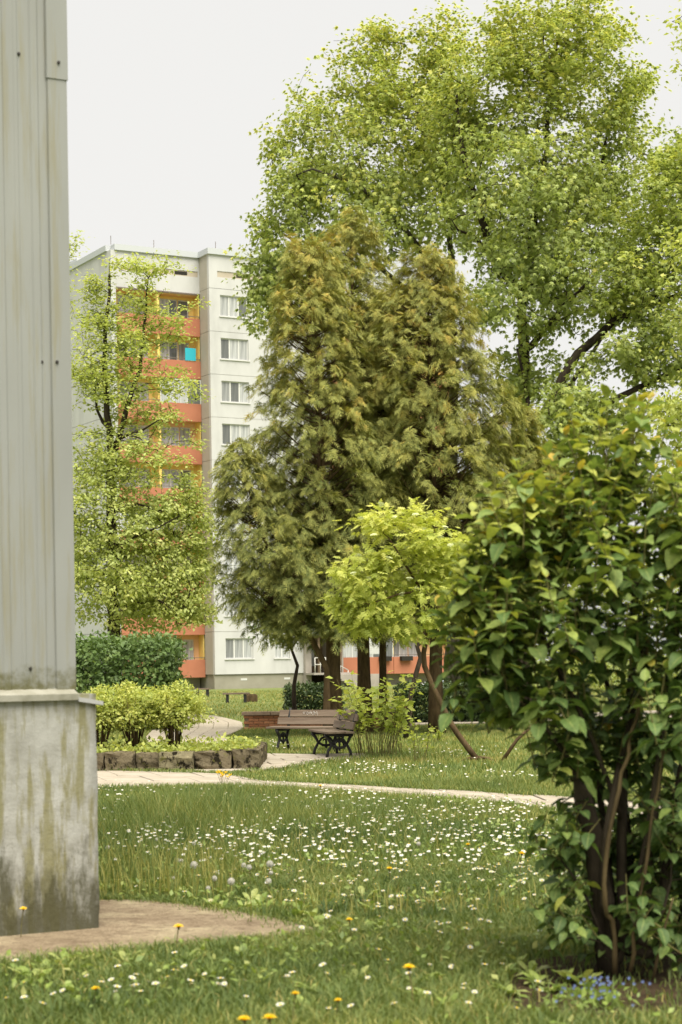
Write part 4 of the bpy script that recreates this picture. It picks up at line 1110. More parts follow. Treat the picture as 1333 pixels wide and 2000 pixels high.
# ------------------------------------------------------------------ benches
def iron_end(parent, x):
    """cast iron end frame in the y-z plane: two bowed legs, an oval with a scroll, a back post"""
    m = MB(); r_ = .024
    m.tube([(x,-.23,.0),(x,-.205,.12),(x,-.14,.235),(x,-.19,.33),(x,-.25,.405)], [.03,.028,.026,.03,.034], 6)
    m.tube([(x,.20,.0),(x,.19,.12),(x,.13,.235),(x,.17,.33),(x,.20,.405)], [.03,.028,.026,.028,.03], 6)
    m.tube([(x,-.26,.41),(x,.0,.405),(x,.24,.40)], .027, 6)
    m.tube([(x,-.14,.235),(x,-.06,.19),(x,.0,.18),(x,.06,.19),(x,.13,.235)], r_, 6)
    m.tube([(x,-.14,.235),(x,-.08,.31),(x,.0,.34),(x,.08,.31),(x,.13,.235)], r_*.85, 6)
    # scroll
    for s in (-1, 1):
        pts = [(x, s*(.008+.036*(1-t)*math.cos(4.4*t)+.010), .265+.045*(1-t)*math.sin(4.4*t)-.02*t) for t in np.linspace(0,1,9)]
        m.tube(pts, .014, 5)
    m.tube([(x,0,.14),(x,0,.34)], [.02,.016], 6)
    m.tube([(x,0,.13),(x,0,.165)], [.012,.026], 6)
    return m.build('end_frame', M['iron'], parent)
def back_post(parent, x):
    m = MB(); m.tube([(x,.19,.36),(x,.225,.50),(x,.275,.68),(x,.31,.80)], [.032,.030,.027,.022], 6); return m.build('back_post', M['iron'], parent)
def bench(label, loc, rz, length, scribble=False):
    root = empty('park_bench', loc, rz, label, 'bench', 'park benches by the path')
    for x in (-length/2+.22, length/2-.22): iron_end(root, x); back_post(root, x)
    rr = random.Random(int(length*100))
    for k in range(3):
        y0 = -.27+.165*k
        b_ = MB().box(-length/2, length/2, y0, y0+.155, 0, .038).build('seat_board', M['board'], root, bevel=.008); b_.location.z = .428+rr.uniform(-.003,.003)
    for k, z in enumerate((.555,.695)):
        me = MB().box(-length/2+.0, length/2-.0, -.018, .018, -.066, .066).build('back_board', M['board'], root, bevel=.008)
        me.location = (0, .205+.075*k, z+.0); me.rotation_euler.x = R(-15)
        if scribble and k == 1:
            s = MB(); r2 = random.Random(6)
            for q in range(7):
                x0 = -length*.17 + q*.045; s.tube([(x0+r2.uniform(-.03,.03), -.0205, r2.uniform(-.05,.05)) for _ in range(5)], .0045, 3, cap=False)
            s.build('scribble', M['scribble'], me)
    return root
g1 = G(604, 1468); bench('dark wooden bench with white scribble on its back, facing the path', (g1.x+.04, g1.y+.10, 0), R(-27), 1.62, True)
g2 = G(646, 1481); bench('dark wooden bench seen end on, next to the leafy shoots', (g2.x+.04, g2.y+.40, 0), R(-77), 1.5)
# far backless benches
def low_bench(label, x, y, L_, rz):
    g_ = G(x, y); root = empty('low_bench', g_, rz, label, 'bench', 'backless benches on the far lawn')
    MB().box(-L_/2, L_/2, -.2, .2, .36, .43).build('seat', M['board'], root, bevel=.01)
    for s in (-1, 1): MB().box(s*L_*.32-.06, s*L_*.32+.06, -.16, .16, 0, .358).build('leg', M['iron'], root)
low_bench('small dark backless bench standing alone on the far lawn', 462, 1373, 1.15, R(4))
low_bench('dark backless bench peeping out behind the planter shrubs', 396, 1361, .8, R(12))
sx = G(492, 1371); o = MB().box(-.25,.25,-.2,.2,0,.30).box(-.2,.2,-.15,.15,.30,.34).build('stump', M['bark_brown'], bevel=.05); o.location = sx
tag(o, 'short weathered stump next to the backless bench', 'stump')

# ------------------------------------------------------------------ parked car behind the hedge
cd_ = 74.0
cc_ = P(905, 1293, cd_)
car = empty('parked_car', (cc_.x+.5, cd_, 0), R(8), 'silver blue parked car half hidden behind the long hedge', 'car')
prof = [(-2.1,.35),(-2.12,.62),(-1.95,.80),(-1.15,.95),(-.45,1.38),(.1,1.46),(.9,1.42),(1.55,1.08),(2.0,.98),(2.1,.70),(2.08,.35)]
m = MB(); n = len(prof)
vs = [(x, y*(.86 if z > 1.0 else 1), z) for y in (-.84,.84) for x, z in prof]
m.add(vs, [tuple(range(n)), tuple(range(2*n-1, n-1, -1))]+[(k, n+k, n+(k+1)%n, (k+1)%n) for k in range(n)])
m.build('body', M['car_paint'], car, bevel=.05)
MB().add([(-1.08,-.70,.985),(-1.08,.70,.985),(-.50,.64,1.36),(-.50,-.64,1.36)], [(0,3,2,1)]).build('windscreen', M['car_glass'], car).location = (-.02,0,.03)
for s in (-1,1):
    MB().box(-.85,-.02,s*.85-.005,s*.85+.005,.98,1.0).add([(-.80,s*.855,.98),(.0,s*.855,.98),(.0,s*.755,1.36),(-.38,s*.755,1.34)], [(0,1,2,3)]).add([(.06,s*.855,.98),(1.2,s*.855,1.0),(.85,s*.755,1.33),(.06,s*.755,1.36)], [(0,1,2,3)]).build('side_window', M['car_glass'], car)
    MB().box(-2.10,-1.95,s*.62-.16,s*.62+.16,.62,.76).build('headlight', M['lamp'], car, bevel=.03)
    for x in (-1.3, 1.3):
        wv = [(x+.31*math.cos(2*math.pi*k/16), s*.86, .31+.31*math.sin(2*math.pi*k/16)) for k in range(16)]; wv2 = [(a, s*.66, c) for a, b_, c in wv]
        wh = MB().add(wv+wv2, [tuple(range(16)), tuple(range(31,15,-1))]+[(k,(k+1)%16,16+(k+1)%16,16+k) for k in range(16)]).build('wheel', M['rubber'], car)
        MB().add([(x+.19*math.cos(2*math.pi*k/12), s*.865, .31+.19*math.sin(2*math.pi*k/12)) for k in range(12)], [tuple(range(12))]).build('rim', M['pale_metal'], wh)

# ------------------------------------------------------------------ trees and thickets far behind, on the right
def far_tree(label, x, d, top, seed, halfw, mat, tint):
    b_ = at_ground(x, d); tz = P(x, top, d).z; s = F/d
    make_tree('broadleaf_tree', label, b_, [([b_, b_+Vector((.2,0,tz*.3)), b_+Vector((-.1,0,tz*.75))], .2, .05)],
        [(x, top+halfw*.55, halfw*.7, halfw*.6, 0, halfw/s*.7), (x-halfw*.35, top+halfw*1.2, halfw*.7, halfw*.7, 0, halfw/s*.7), (x+halfw*.4, top+halfw*1.3, halfw*.7, halfw*.7, 0, halfw/s*.7), (x, 1293, halfw*.9, 90, 0, halfw/s*.6)],
        d, 260, 26, OVAL, .20, mat, M['bark'], seed, sig=.35, tint=(tint,.25), group='trees beyond the car park')
far_tree('distant dense tree directly behind the pale shrub', 985, 84, 1120, 91, 75, M['maple'], .35)
far_tree('distant bushy tree second from the pale shrub', 1110, 88, 1040, 92, 95, M['linden'], .3)
far_tree('distant bushy tree third from the pale shrub', 1250, 90, 1050, 93, 95, M['maple'], .45)
far_tree('distant bushy tree farthest right, past the frame edge', 1400, 86, 1040, 94, 110, M['linden'], .3)

# ------------------------------------------------------------------ foreground bush with large leaves
bb = G(1205, 1905); db = bb.y
bush = empty('lilac_bush', bb, 0, 'large dark leaved bush with many stems filling the right foreground', 'bush')
rng = np.random.default_rng(77)
def bp(pts, r0, r1): return ([P(x, y, db+dd) for x, y, dd in pts], r0, r1)
stems = [bp([(1192,1905,0),(1180,1800,0),(1162,1680,-.02),(1142,1552,-.03)], .062, .05),
         bp([(1195,1895,-.05),(1190,1790,-.06),(1176,1760,-.1),(1182,1640,-.12),(1200,1540,-.1),(1225,1440,-.05),(1250,1330,0),(1262,1200,0)], .024, .014),
         bp([(1215,1900,.05),(1215,1760,.05),(1215,1600,.08),(1222,1440,.1),(1240,1250,.1),(1245,1050,.1)], .035, .015),
         bp([(1250,1905,.08),(1262,1700,.1),(1285,1520,.12),(1300,1350,.15),(1330,1150,.15)], .035, .015),
         bp([(1225,1890,-.1),(1235,1780,-.15),(1258,1660,-.2),(1275,1540,-.2),(1300,1400,-.2)], .018, .010),
         bp([(1280,1900,.1),(1300,1700,.1),(1330,1500,.1),(1380,1300,.1)], .03, .012),
         bp([(1205,1890,.2),(1190,1700,.3),(1170,1520,.35),(1130,1400,.35),(1080,1290,.3)], .028, .012),
         bp([(1138,1560,-.03),(1110,1480,-.05),(1050,1400,-.1),(1000,1370,-.12),(960,1360,-.15)], .016, .006),
         bp([(1215,1600,.0),(1160,1450,-.1),(1110,1340,-.15),(1060,1240,-.15)], .018, .008),
         bp([(1238,1900,.25),(1230,1650,.35),(1200,1400,.4),(1160,1200,.4)], .028, .012),
         bp([(1320,1905,.2),(1350,1650,.2),(1400,1400,.1),(1450,1200,.1)], .028, .012),
         bp([(1200,1895,-.02),(1165,1800,-.08),(1140,1740,-.1),(1105,1690,-.1)], .012, .006),
         bp([(1270,1905,-.12),(1290,1800,-.18),(1310,1720,-.2)], .014, .007)]
# the clones share one root stock
polys = []
for k, (p, r0, r1) in enumerate(stems):
    if k in (1, 4, 12):
        fs_ = MB(); p2 = []
        for a_, b_ in zip(p[:-1], p[1:]):
            for t_ in (0, .33, .66): p2.append(a_ + (b_-a_)*t_ + Vector((mnoise.noise(a_*9+Vector((t_*7,k,0)))*.022, 0, 0)))
        p = p2
        fs_.tube([q - bb + Vector((0, -.12, 0)) for q in p], [(r0*.62 + (r1-r0)*.6*i/(len(p)-1)) * (1 + .12*math.sin(i*2.3)) for i in range(len(p))], 7); fs_.build('front_stem', M['stem_brown'], bush)
    polys.append((stems[k][0], r0, r1))
blobs = [(1240,962,100,88,0,.5),(1155,985,70,85,0,.35),(1090,1060,85,70,0,.4),(1010,1130,75,65,-.05,.35),(935,1190,50,45,-.1,.22),(1150,1110,130,90,-.1,.5),(1280,1090,110,110,-.05,.5),(1000,1250,95,75,-.1,.4),(1120,1270,110,90,-.15,.5),(1260,1270,110,110,-.15,.5),(985,1345,75,55,-.1,.3),(1060,1400,95,65,-.1,.4),(1190,1420,90,90,.1,.45),(1290,1430,80,90,-.2,.45),(1100,1500,60,50,0,.3),(1380,1090,90,150,0,.5),(1400,1300,110,160,0,.5),(1400,1600,90,160,0,.4),(1300,1600,50,90,-.15,.3),(1100,1650,50,60,-.1,.25),(1095,1790,50,80,-.05,.25),(1110,1720,50,60,.1,.3),(1180,1650,70,120,.35,.25),(1270,1650,60,120,.3,.25),(1260,1790,60,50,-.25,.2),(1310,1850,60,60,-.2,.2),(915,1395,40,18,-.2,.12)]
at_ = blob_points(blobs, 500, db, rng, .42, -.3, 2.0)
at_ = np.concatenate([at_, blob_points([(1100,1650,50,70,-.1,.25),(1095,1790,50,90,-.05,.25),(1150,1840,50,50,.1,.3),(1290,1780,70,110,-.15,.3),(1200,1700,80,150,.4,.2),(1320,1650,60,150,.2,.3)], 75, db, rng, .4), blob_points([(1240,1560,110,120,.35,.25),(1330,1700,90,170,.25,.35),(1230,1760,90,120,.45,.2),(1150,1600,60,90,.4,.2),(1160,1480,80,60,.3,.3),(1270,1480,90,70,.25,.3)], 170, db, rng, .38), blob_points([(925,1180,40,50,-.15,.2),(950,1265,60,50,-.15,.25),(930,1340,50,45,-.15,.2),(985,1400,60,40,-.1,.25),(1000,1090,60,60,-.1,.25)], 70, db, rng, .45)])
sk = grow(polys, at_, .09, rng, .0030, .40, wob=.12, rise=1.2)
skeleton_mesh('stem', sk, M['bark'], bush, bb)['kind'] = 'stuff'
# the sawn stub
nd, par, rad, kids, cnt, tips = sk
Lp, Ly, Ln, Ls, Lt = [], [], [], [], []
twig = MB()
zmax = P(1200, 800, db).z
for t in tips:
    p0 = nd[t]; low = p0[2] < 1.0
    h = rng.uniform(.10,.20) if low else rng.uniform(.14,.34) * (1.35 if (p0[2] > 2.1 and rng.random() < .3) else 1)
    dr = np.array((rng.normal()*.22 - (.10 if p0[0] < bb.x else -.05), rng.normal()*.22 - .06, 1.0)); dr /= np.linalg.norm(dr)
    if low: dr = norm(dr + np.array((rng.normal()*.6, rng.normal()*.6, -.3)))
    npair = 3 if low else int(rng.integers(4, 6) + (h > .36)*2)
    twig.tube([Vector(p0)-bb, Vector(p0+dr*h*.5)-bb, Vector(p0+dr*h)-bb], [.0042,.0034,.002], 4, cap=False)
    ph = rng.uniform(0, 3.14); hk = np.clip((p0[2]-1.2)/1.6, 0, 1)
    for i in range(npair):
        f = (i+.35)/npair; b0 = p0 + dr*h*f
        for sgn in (0, math.pi):
            if rng.random() < .08: continue
            a = ph + i*math.pi/2 + sgn + rng.normal()*.25
            el = (-.35 + .65*f + rng.normal()*.22) if not low else -.3+rng.normal()*.3
            y = np.array((math.cos(a)*math.cos(el), math.sin(a)*math.cos(el), math.sin(el)))
            n_ = np.array((0,0,1.)) + rng.normal(size=3)*.22 + y*.12
            s_ = (.128 - .05*f*f) * rng.uniform(.6,1.22) * (.82 if low else 1)
            Lp.append(b0 + y*.012); Ly.append(y); Ln.append(n_); Ls.append(s_)
            Lt.append(np.clip(rng.normal(.32,.18) + .30*hk + .34*hk*f + (.10 if p0[0] < bb.x-.25 else 0), 0, .86))
    if not low and rng.random() < .75:         # young tip leaves, upright, yellow to copper
        for q in range(int(rng.integers(2,4))):
            a = rng.uniform(0,6.28); el = rng.uniform(.5,1.2); y = np.array((math.cos(a)*math.cos(el), math.sin(a)*math.cos(el), math.sin(el)))
            Lp.append(p0+dr*h); Ly.append(y); Ln.append(np.array((math.cos(a+3.1),math.sin(a+3.1),.6))); Ls.append(rng.uniform(.05,.085)*(1+.25*hk))
            Lt.append(np.clip(rng.normal(.70,.10) + .15*hk, .5, .97))
tag(twig.build('twig', M['stem_green'], bush), kind='stuff')
Lp, Ly, Ln, Ls, Lt = map(np.array, (Lp, Ly, Ln, Ls, Lt))
# the largest leaves in view are pieces of their own, the rest one mass
u = Lp[:,0]/Lp[:,1]*F + CX; vis = (u < 1345)
score = np.where(vis, Ls/Lp[:,1] * (1 + .9*np.clip((db + .25 - Lp[:,1])/.6, -1, 1)), 0)
order = np.argsort(-score); big = order[:300]; rest = order[300:]
tv, tf, ta = BROAD
leaf_meshes = []
for k in range(12):
    me = bpy.data.meshes.new('leaf'); vv = tv.copy()
    r2 = np.random.default_rng(k); vv[:,2] += .06*np.sin(vv[:,1]*7+k)*np.abs(vv[:,0])/.3; vv[:,0] *= r2.uniform(.9,1.15); vv[:,2] -= r2.uniform(-.05,.22)*vv[:,1]**2
    me.from_pydata(vv.tolist(), [], tf.tolist()); me.polygons.foreach_set('use_smooth', [True]*len(tf))
    at = me.attributes.new('tint','FLOAT','POINT'); at.data.foreach_set('value', np.full(len(tv), .08+.065*k, dtype=np.float32))
    at = me.attributes.new('along','FLOAT','POINT'); at.data.foreach_set('value', ta.astype(np.float32))
    me.materials.append(M['lilac']); me.update(); leaf_meshes.append(me)
X_, Y_, Z_ = frames(Ly, Ln)
for i in big:
    k = int(np.clip(round((Lt[i]-.08)/.065), 0, 11)); o = bpy.data.objects.new('leaf', leaf_meshes[k]); col.objects.link(o); o.parent = bush
    mm = Matrix.Identity(4)
    for r_ in range(3):
        mm[r_][0], mm[r_][1], mm[r_][2] = X_[i][r_]*Ls[i], Y_[i][r_]*Ls[i], Z_[i][r_]*Ls[i]; mm[r_][3] = Lp[i][r_]-bb[r_]
    o.matrix_local = mm
scatter('foliage', Lp[rest], Ly[rest], Ln[rest], Ls[rest], BROAD, M['lilac'], bush, Lt[rest], loc=bb, smooth=True)

# ------------------------------------------------------------------ grass
rng = np.random.default_rng(101)
NOGRASS = PATHW + [APRON]
plb = [cor + Vector((math.cos(TH)*a - math.sin(TH)*b_, math.sin(TH)*a + math.cos(TH)*b_, 0)) for a, b_ in ((.0,-.0),(0,7),(-5,7),(-5,0))]
NOGRASS.append(plb)
NOGRASS.append([(sx0,sp_d),(sx1,sp_d),(sx1,sp_d+3.5),(sx0,sp_d+3.5)])
def lawn_points(n, d0, d1, margin, powr=1.0):
    # even over the ground between d0 and d1 inside the wedge the camera can see
    d = np.sqrt(rng.uniform(d0*d0, d1*d1, n*2)) if powr == 1 else d0*(d1/d0)**rng.random(n*2)
    hw = d*.19 + margin; x = rng.uniform(-1, 1, n*2)*hw
    ok = np.ones(len(x), bool)
    for pg in NOGRASS: ok &= ~in_poly(x, d, pg)
    so = in_poly(x, d, SOIL); ok &= ~(so & (rng.random(len(x)) < .93))
    return x[ok][:n], d[ok][:n]
def blades(x, y, h, wdt, lean, tint, z0=0, simple=False):
    n = len(x); a = rng.uniform(0, 2*math.pi, n); b_ = a + rng.normal(size=n)*.8 + math.pi/2
    ln = h*lean*rng.uniform(.2,1.3,n)
    dx, dy = np.cos(a)*ln, np.sin(a)*ln; wx, wy = np.cos(b_)*wdt/2, np.sin(b_)*wdt/2
    z = np.zeros(n)+z0
    if simple:
        V = np.stack([np.stack([x-wx,y-wy,z],-1), np.stack([x+wx,y+wy,z],-1), np.stack([x+dx,y+dy,z+h],-1)], 1)
        return V.reshape(-1,3), np.arange(n*3).reshape(-1,3), np.repeat(tint, 3), np.tile(np.array([0,0,1.]), n)
    V = np.stack([np.stack([x-wx,y-wy,z],-1), np.stack([x+wx,y+wy,z],-1), np.stack([x+dx*.38+wx*.8,y+dy*.38+wy*.8,z+h*.6],-1), np.stack([x+dx*.38-wx*.8,y+dy*.38-wy*.8,z+h*.6],-1), np.stack([x+dx,y+dy,z+h*np.clip(1-.25*lean,.3,1)],-1)], 1)
    Fc = np.array([(0,1,2),(0,2,3),(3,2,4)])[None] + (np.arange(n)*5)[:,None,None]
    return V.reshape(-1,3), Fc.reshape(-1,3), np.repeat(tint, 5), np.tile(np.array([0,0,.6,.6,1.]), n)
def tall(x, y):      # where the grass stands higher
    t = np.clip(smooth_noise(x, y, 1.1, 3), -1, 1)*.5+.5
    g_ = np.zeros_like(x)
    for px, py, r_, k in ((310,1600,.9,1.3),(250,1640,1.0,1.2),(400,1610,.9,1.0),(560,1620,1.0,.6),(800,1640,1.1,.7),(480,1560,1.0,.9),(760,1590,1.2,.4),(330,1690,.7,1.0)):
        c = G(px, py); g_ += k*np.exp(-((x-c.x)**2+((y-c.y)*.7)**2)/(r_*r_))
    return t, g_
bags = []
def lawn_layer(n, d0, d1, margin, hgt, wdt, tm, powr=1.0):
    x, y = lawn_points(n, d0, d1, margin, powr); t, g_ = tall(x, y)
    n_ = len(x); h = hgt*(.55+.6*t+1.0*g_)*rng.uniform(.5,1.3,n_); fz = smooth_noise(x, y, 3.1, 8)
    tint = np.clip(tm + .13*fz + .12*smooth_noise(x, y, .9, 21) - .12*(g_ > .55) + rng.normal(size=n_)*.17, 0, 1)
    tint = np.where(rng.random(n_) < .03, 1.0, tint)
    bags.append(blades(x, y, h, wdt*rng.uniform(.6,1.4,n_), .75, tint, simple=d0 > 14))
lawn_layer(175000, 7.6, 14.5, 1.1, .098, .0062, .50)
lawn_layer(170000, 14.5, 24.5, 1.4, .10, .011, .52)
lawn_layer(110000, 24.5, 46, 2.0, .085, .017, .66)
lawn_layer(50000, 46, 110, 3.0, .10, .040, .78)
# long yellowish stalks near the plinth
n = 900; xs_ = rng.uniform(198, 460, n); ys_ = rng.uniform(1690, 1765, n)
q = [G(a, b_) for a, b_ in zip(xs_, ys_)]; x = np.array([p.x for p in q]); y = np.array([p.y for p in q])
bags.append(blades(x, y, rng.uniform(.15,.34,n), .007+0*x, .35, np.where(rng.random(n)<.45, .93, .55)))
def edge_blades(poly, per_m, sg, h, wd):
    X, Y = [], []
    for i in range(len(poly)):
        a, b_ = poly[i], poly[(i+1) % len(poly)]; L = (b_-a).length; k = int(L*per_m)
        if k > 60000: continue
        t = rng.random(k); cl = .5 + .5*np.sin(t*L*2.7 + i) * np.sin(t*L*7.1)
        X.append(a.x + (b_.x-a.x)*t + rng.normal(size=k)*sg*(.4+cl)); Y.append(a.y + (b_.y-a.y)*t + rng.normal(size=k)*sg*(.4+cl))
    X, Y = np.concatenate(X), np.concatenate(Y); ok = (Y > 7) & (np.abs(X/np.maximum(Y,1)) < .25) & ~in_poly(X, Y, plb)
    X, Y = X[ok], Y[ok]
    bags.append(blades(X, Y, h*rng.uniform(.4,1.4,len(X)), wd*rng.uniform(.6,1.3,len(X)), .9, np.clip(rng.normal(.52,.2,len(X)),0,1)))
cx_, cy_ = lawn_points(260, 8.5, 21, .4); cx_ = np.repeat(cx_, 55); cy_ = np.repeat(cy_, 55); nt_ = len(cx_)
tz_ = np.repeat(rng.uniform(.5, 1.4, nt_ // 55), 55); tb_ = np.repeat(rng.normal(.30, .2, nt_ // 55), 55)
cx_ = cx_ + rng.normal(size=nt_)*.035*tz_; cy_ = cy_ + rng.normal(size=nt_)*.035*tz_
ok = ~in_poly(cx_, cy_, APRON) & ~in_poly(cx_, cy_, PATHW[0])
bags.append(blades(cx_[ok], cy_[ok], (.13*tz_*rng.uniform(.5,1.25,nt_))[ok], .0075+0*cx_[ok], 1.05, np.clip(tb_ + rng.normal(size=nt_)*.1, 0, 1)[ok]))
edge_blades(APRON, 1100, .085, .075, .006)
edge_blades(PATHW[0], 420, .07, .085, .010)
edge_blades(PATHW[1], 200, .06, .07, .013)
n = 2600; xs_ = rng.uniform(195, 1080, n); ys_ = rng.uniform(1590, 1800, n); q = [G(a, b_) for a, b_ in zip(xs_, ys_)]
x = np.array([p.x for p in q]); y = np.array([p.y for p in q]); ok = (smooth_noise(x, y, 1.4, 44) > 0) & ~in_poly(x, y, APRON); x, y = x[ok], y[ok]
bags.append(blades(x, y, rng.uniform(.10,.22,len(x)), .006+0*x, .4, rng.uniform(.85,1,len(x))))
off = 0; VV, FF, TT, AA = [], [], [], []
for v, f, t, a in bags: VV.append(v); FF.append(f+off); TT.append(t); AA.append(a); off += len(v)
gr = fast_mesh('grass', np.concatenate(VV), np.concatenate(FF), M['grass'], None, {'tint': np.concatenate(TT), 'along': np.concatenate(AA)})
tag(gr, 'unmown green grass of the lawn', 'grass', kind='stuff')
x, y = lawn_points(17000, 7.6, 22, .8); keep = (smooth_noise(x, y, 1.7, 31) + rng.normal(size=len(x))*.35) > .15; x, y = x[keep], y[keep]; n = len(x)
Yv = rng.normal(size=(n,3)); Yv[:,2] = np.abs(Yv[:,2])*.8
cl_ = scatter('clover', np.stack([x, y, rng.uniform(.02,.12,n)], -1), Yv, rng.normal(size=(n,3))*.5+np.array((0,0,1.)), rng.uniform(.025,.06,n), OVAL, M['weed'], None, np.clip(rng.normal(.4,.28,n),0,1))
tag(cl_, 'small round green leaves mixed into the grass', 'ground cover')

# ------------------------------------------------------------------ flowers
def daisy_mesh(s, h, npet=11):
    m = MB(); r2 = random.Random(s); R_ = .021; tl = Vector((r2.uniform(-.35,.35), r2.uniform(-.5,.1), 1)).normalized(); qd = tl.to_track_quat('Z','Y')
    bx_, by_ = r2.uniform(-.02,.02), r2.uniform(-.02,.02); c = Vector((bx_, by_, h))
    for k in range(npet):
        a = 2*math.pi*k/npet + r2.uniform(-.08,.08); b_ = .30; u_ = R_*r2.uniform(.88,1.08)
        loc = [(.006*math.cos(a), .006*math.sin(a), 0), (u_*.75*math.cos(a-b_), u_*.75*math.sin(a-b_), .004), (u_*math.cos(a), u_*math.sin(a), .003), (u_*.75*math.cos(a+b_), u_*.75*math.sin(a+b_), .004)]
        m.add([c + qd @ Vector(p) for p in loc], [(0,1,2,3)], 0)
    n = 7
    m.add([c + qd @ Vector((.008*math.cos(2*math.pi*k/n), .008*math.sin(2*math.pi*k/n), .003)) for k in range(n)] + [c + qd @ Vector((0,0,.008))], [(k,(k+1)%n,n) for k in range(n)], 1)
    m.tube([(0,0,0),(bx_*.4,by_*.4,h*.6),(bx_,by_,h)], .0016, 3, 2, cap=False)
    return m.mesh('daisy', [M['petal'], M['disc'], M['stem_green']])
DM = [daisy_mesh(k, .12+.014*(k%4)) for k in range(10)]
rng = np.random.default_rng(202)
patches = [(620,1660,520,95,330),(950,1650,150,55,130),(1000,1720,90,45,60),(640,1580,130,22,60),(700,1640,170,40,100),(860,1600,180,30,70),(300,1660,110,30,60),(480,1660,140,40,60),(560,1710,160,40,50),(760,1720,180,60,50),(240,1560,70,20,20),(420,1580,160,25,26),(800,1800,200,60,24),(1000,1590,120,20,40),(600,1790,160,40,16),(1280,1650,70,90,25),(300,1955,260,35,14),(800,1950,260,40,12),(280,1610,110,35,26),(900,1860,160,50,10)]
patches = [(a, b_, c, d, int(k*1.25)) for a, b_, c, d, k in patches]
dpt = []
for px, py, sx_, sy_, k in patches:
    for _ in range(k):
        a = G(rng.normal(px, sx_*.55), min(1985, max(1545, rng.normal(py, sy_*.6)))); dpt.append((a.x, a.y))
for px, py in ((15,1975),(60,1980),(115,1955),(75,1998),(220,1945),(260,1940),(190,1938),(325,1938),(370,1930),(385,1948),(230,1955),(480,1935),(553,1943),(495,1966),(340,1890),(333,1915),(365,1920),(545,1992),(640,1990),(690,1994),(655,1985),(930,1990),(1010,1997),(1050,1960),(905,1945),(985,1890),(910,1830),(720,1920),(640,1922),(25,1910),(830,1985),(780,1990)):
    a = G(px, py+22); dpt.append((a.x, a.y))
dpt = np.array(dpt); ok = np.ones(len(dpt), bool)
for pg in NOGRASS: ok &= ~in_poly(dpt[:,0], dpt[:,1], pg)
dpt = dpt[ok]; dpt = dpt[np.argsort(dpt[:,1])]
for k, (x, y) in enumerate(dpt[:300]):
    o = inst('daisy', DM[k % 10], None, (x, y, 0), (rng.uniform(-.25,.15),rng.uniform(-.2,.2),rng.uniform(-.8,.8)), (rng.uniform(.6,1.0),)*3)
    tag(o, 'small white daisy with a yellow centre in the foreground lawn', 'daisy', 'daisies in the foreground lawn')
rest = dpt[300:]; m = MB()
extra = []
for px, py, sx_, sy_, k in ((560,1545,60,4,18),(730,1518,40,5,40),(560,1468,30,5,24),(660,1505,80,6,24),(880,1480,120,12,50),(1000,1530,120,10,40),(640,1530,60,6,26),(820,1515,100,10,30),(540,1462,20,4,16)):
    for _ in range(k): a = G(rng.normal(px, sx_*.6), rng.normal(py, sy_*.6)); extra.append((a.x, a.y))
extra = np.array(extra); ok = np.ones(len(extra), bool)
for pg in NOGRASS: ok &= ~in_poly(extra[:,0], extra[:,1], pg)
for x, y in list(rest) + list(extra[ok]):
    h = rng.uniform(.10,.16); n = 7; r_ = rng.uniform(.010,.018); ty = rng.uniform(-.5,.05)
    m.add([(x+r_*math.cos(2*math.pi*k/n), y+r_*math.sin(2*math.pi*k/n), h+ty*-r_*math.sin(2*math.pi*k/n)) for k in range(n)], [tuple(range(n))], 0)
    m.add([(x+.3*r_*math.cos(2*math.pi*k/5), y+.3*r_*math.sin(2*math.pi*k/5), h+.003) for k in range(5)]+[(x,y,h+.009)], [(k,(k+1)%5,5) for k in range(5)], 1)
    m.add([(x-.001,y,0),(x+.001,y,0),(x,y,h)], [(0,1,2)], 2)
tag(m.build('daisies', [M['petal'], M['disc'], M['stem_green']]), 'white daisies scattered further back through the lawn', 'daisies', kind='stuff')

def dandelion_mesh(s, h):
    m = MB(); r2 = random.Random(s); c = Vector((r2.uniform(-.02,.02), r2.uniform(-.02,.02), h))
    for ring, (n, R_, zz) in enumerate(((16,.024,.0),(14,.018,.006),(9,.010,.010))):
        for k in range(n):
            a = 2*math.pi*(k+.5*ring)/n; u_ = R_*r2.uniform(.9,1.1)
            m.add([c+Vector((.003*math.cos(a-.5),.003*math.sin(a-.5),0)), c+Vector((u_*math.cos(a-.13),u_*math.sin(a-.13),zz+.004)), c+Vector((u_*math.cos(a+.13),u_*math.sin(a+.13),zz+.004)), c+Vector((.003*math.cos(a+.5),.003*math.sin(a+.5),0))], [(0,1,2,3)], 0)
    m.tube([(0,0,0),(c.x*.3,c.y*.3,h*.5),tuple(c)], .0028, 5, 1, cap=False); m.tube([tuple(c-Vector((0,0,.012))), tuple(c)], [.004,.009], 6, 1)
    return m.mesh('dandelion', [M['dandelion'], M['stem_green']])
DD = [dandelion_mesh(k, .14+.03*(k%3)) for k in range(5)]
def by_head(px, py, h):
    a, b_ = ray(px, py); d = (h-EYE)/b_; return a*d, d
dl = [((343,1811),'yellow dandelion blooming in front of the concrete apron',1.25),((807,1891),'large yellow dandelion alone in the middle foreground grass',1.25),((570,1943),'small yellow dandelion among the nearest daisies, left of the large one',.9),
      ((533,1990),'yellow dandelion at the bottom edge, right one of two',1.3),((484,1991),'yellow dandelion at the bottom edge, left one of two',1.2),((182,1932),'half open yellow dandelion in the grass below the apron',.9),
      ((765,1697),'yellow dandelion among the daisies in mid lawn',1.0),((1015,1668),'yellow dandelion next to the lowest twigs of the foreground bush',1.1),((917,1650),'yellow dandelion in the dense daisy patch',1.0),
      ((686,1795),'small yellow dandelion right of the tip of the apron',.9),((656,1955),'tiny yellow dandelion at lower centre',.8),((629,1535),'yellow dandelion at the near edge of the paved path',1.1),((40,1776),'tall stemmed yellow dandelion in front of the concrete plinth',1.0)]
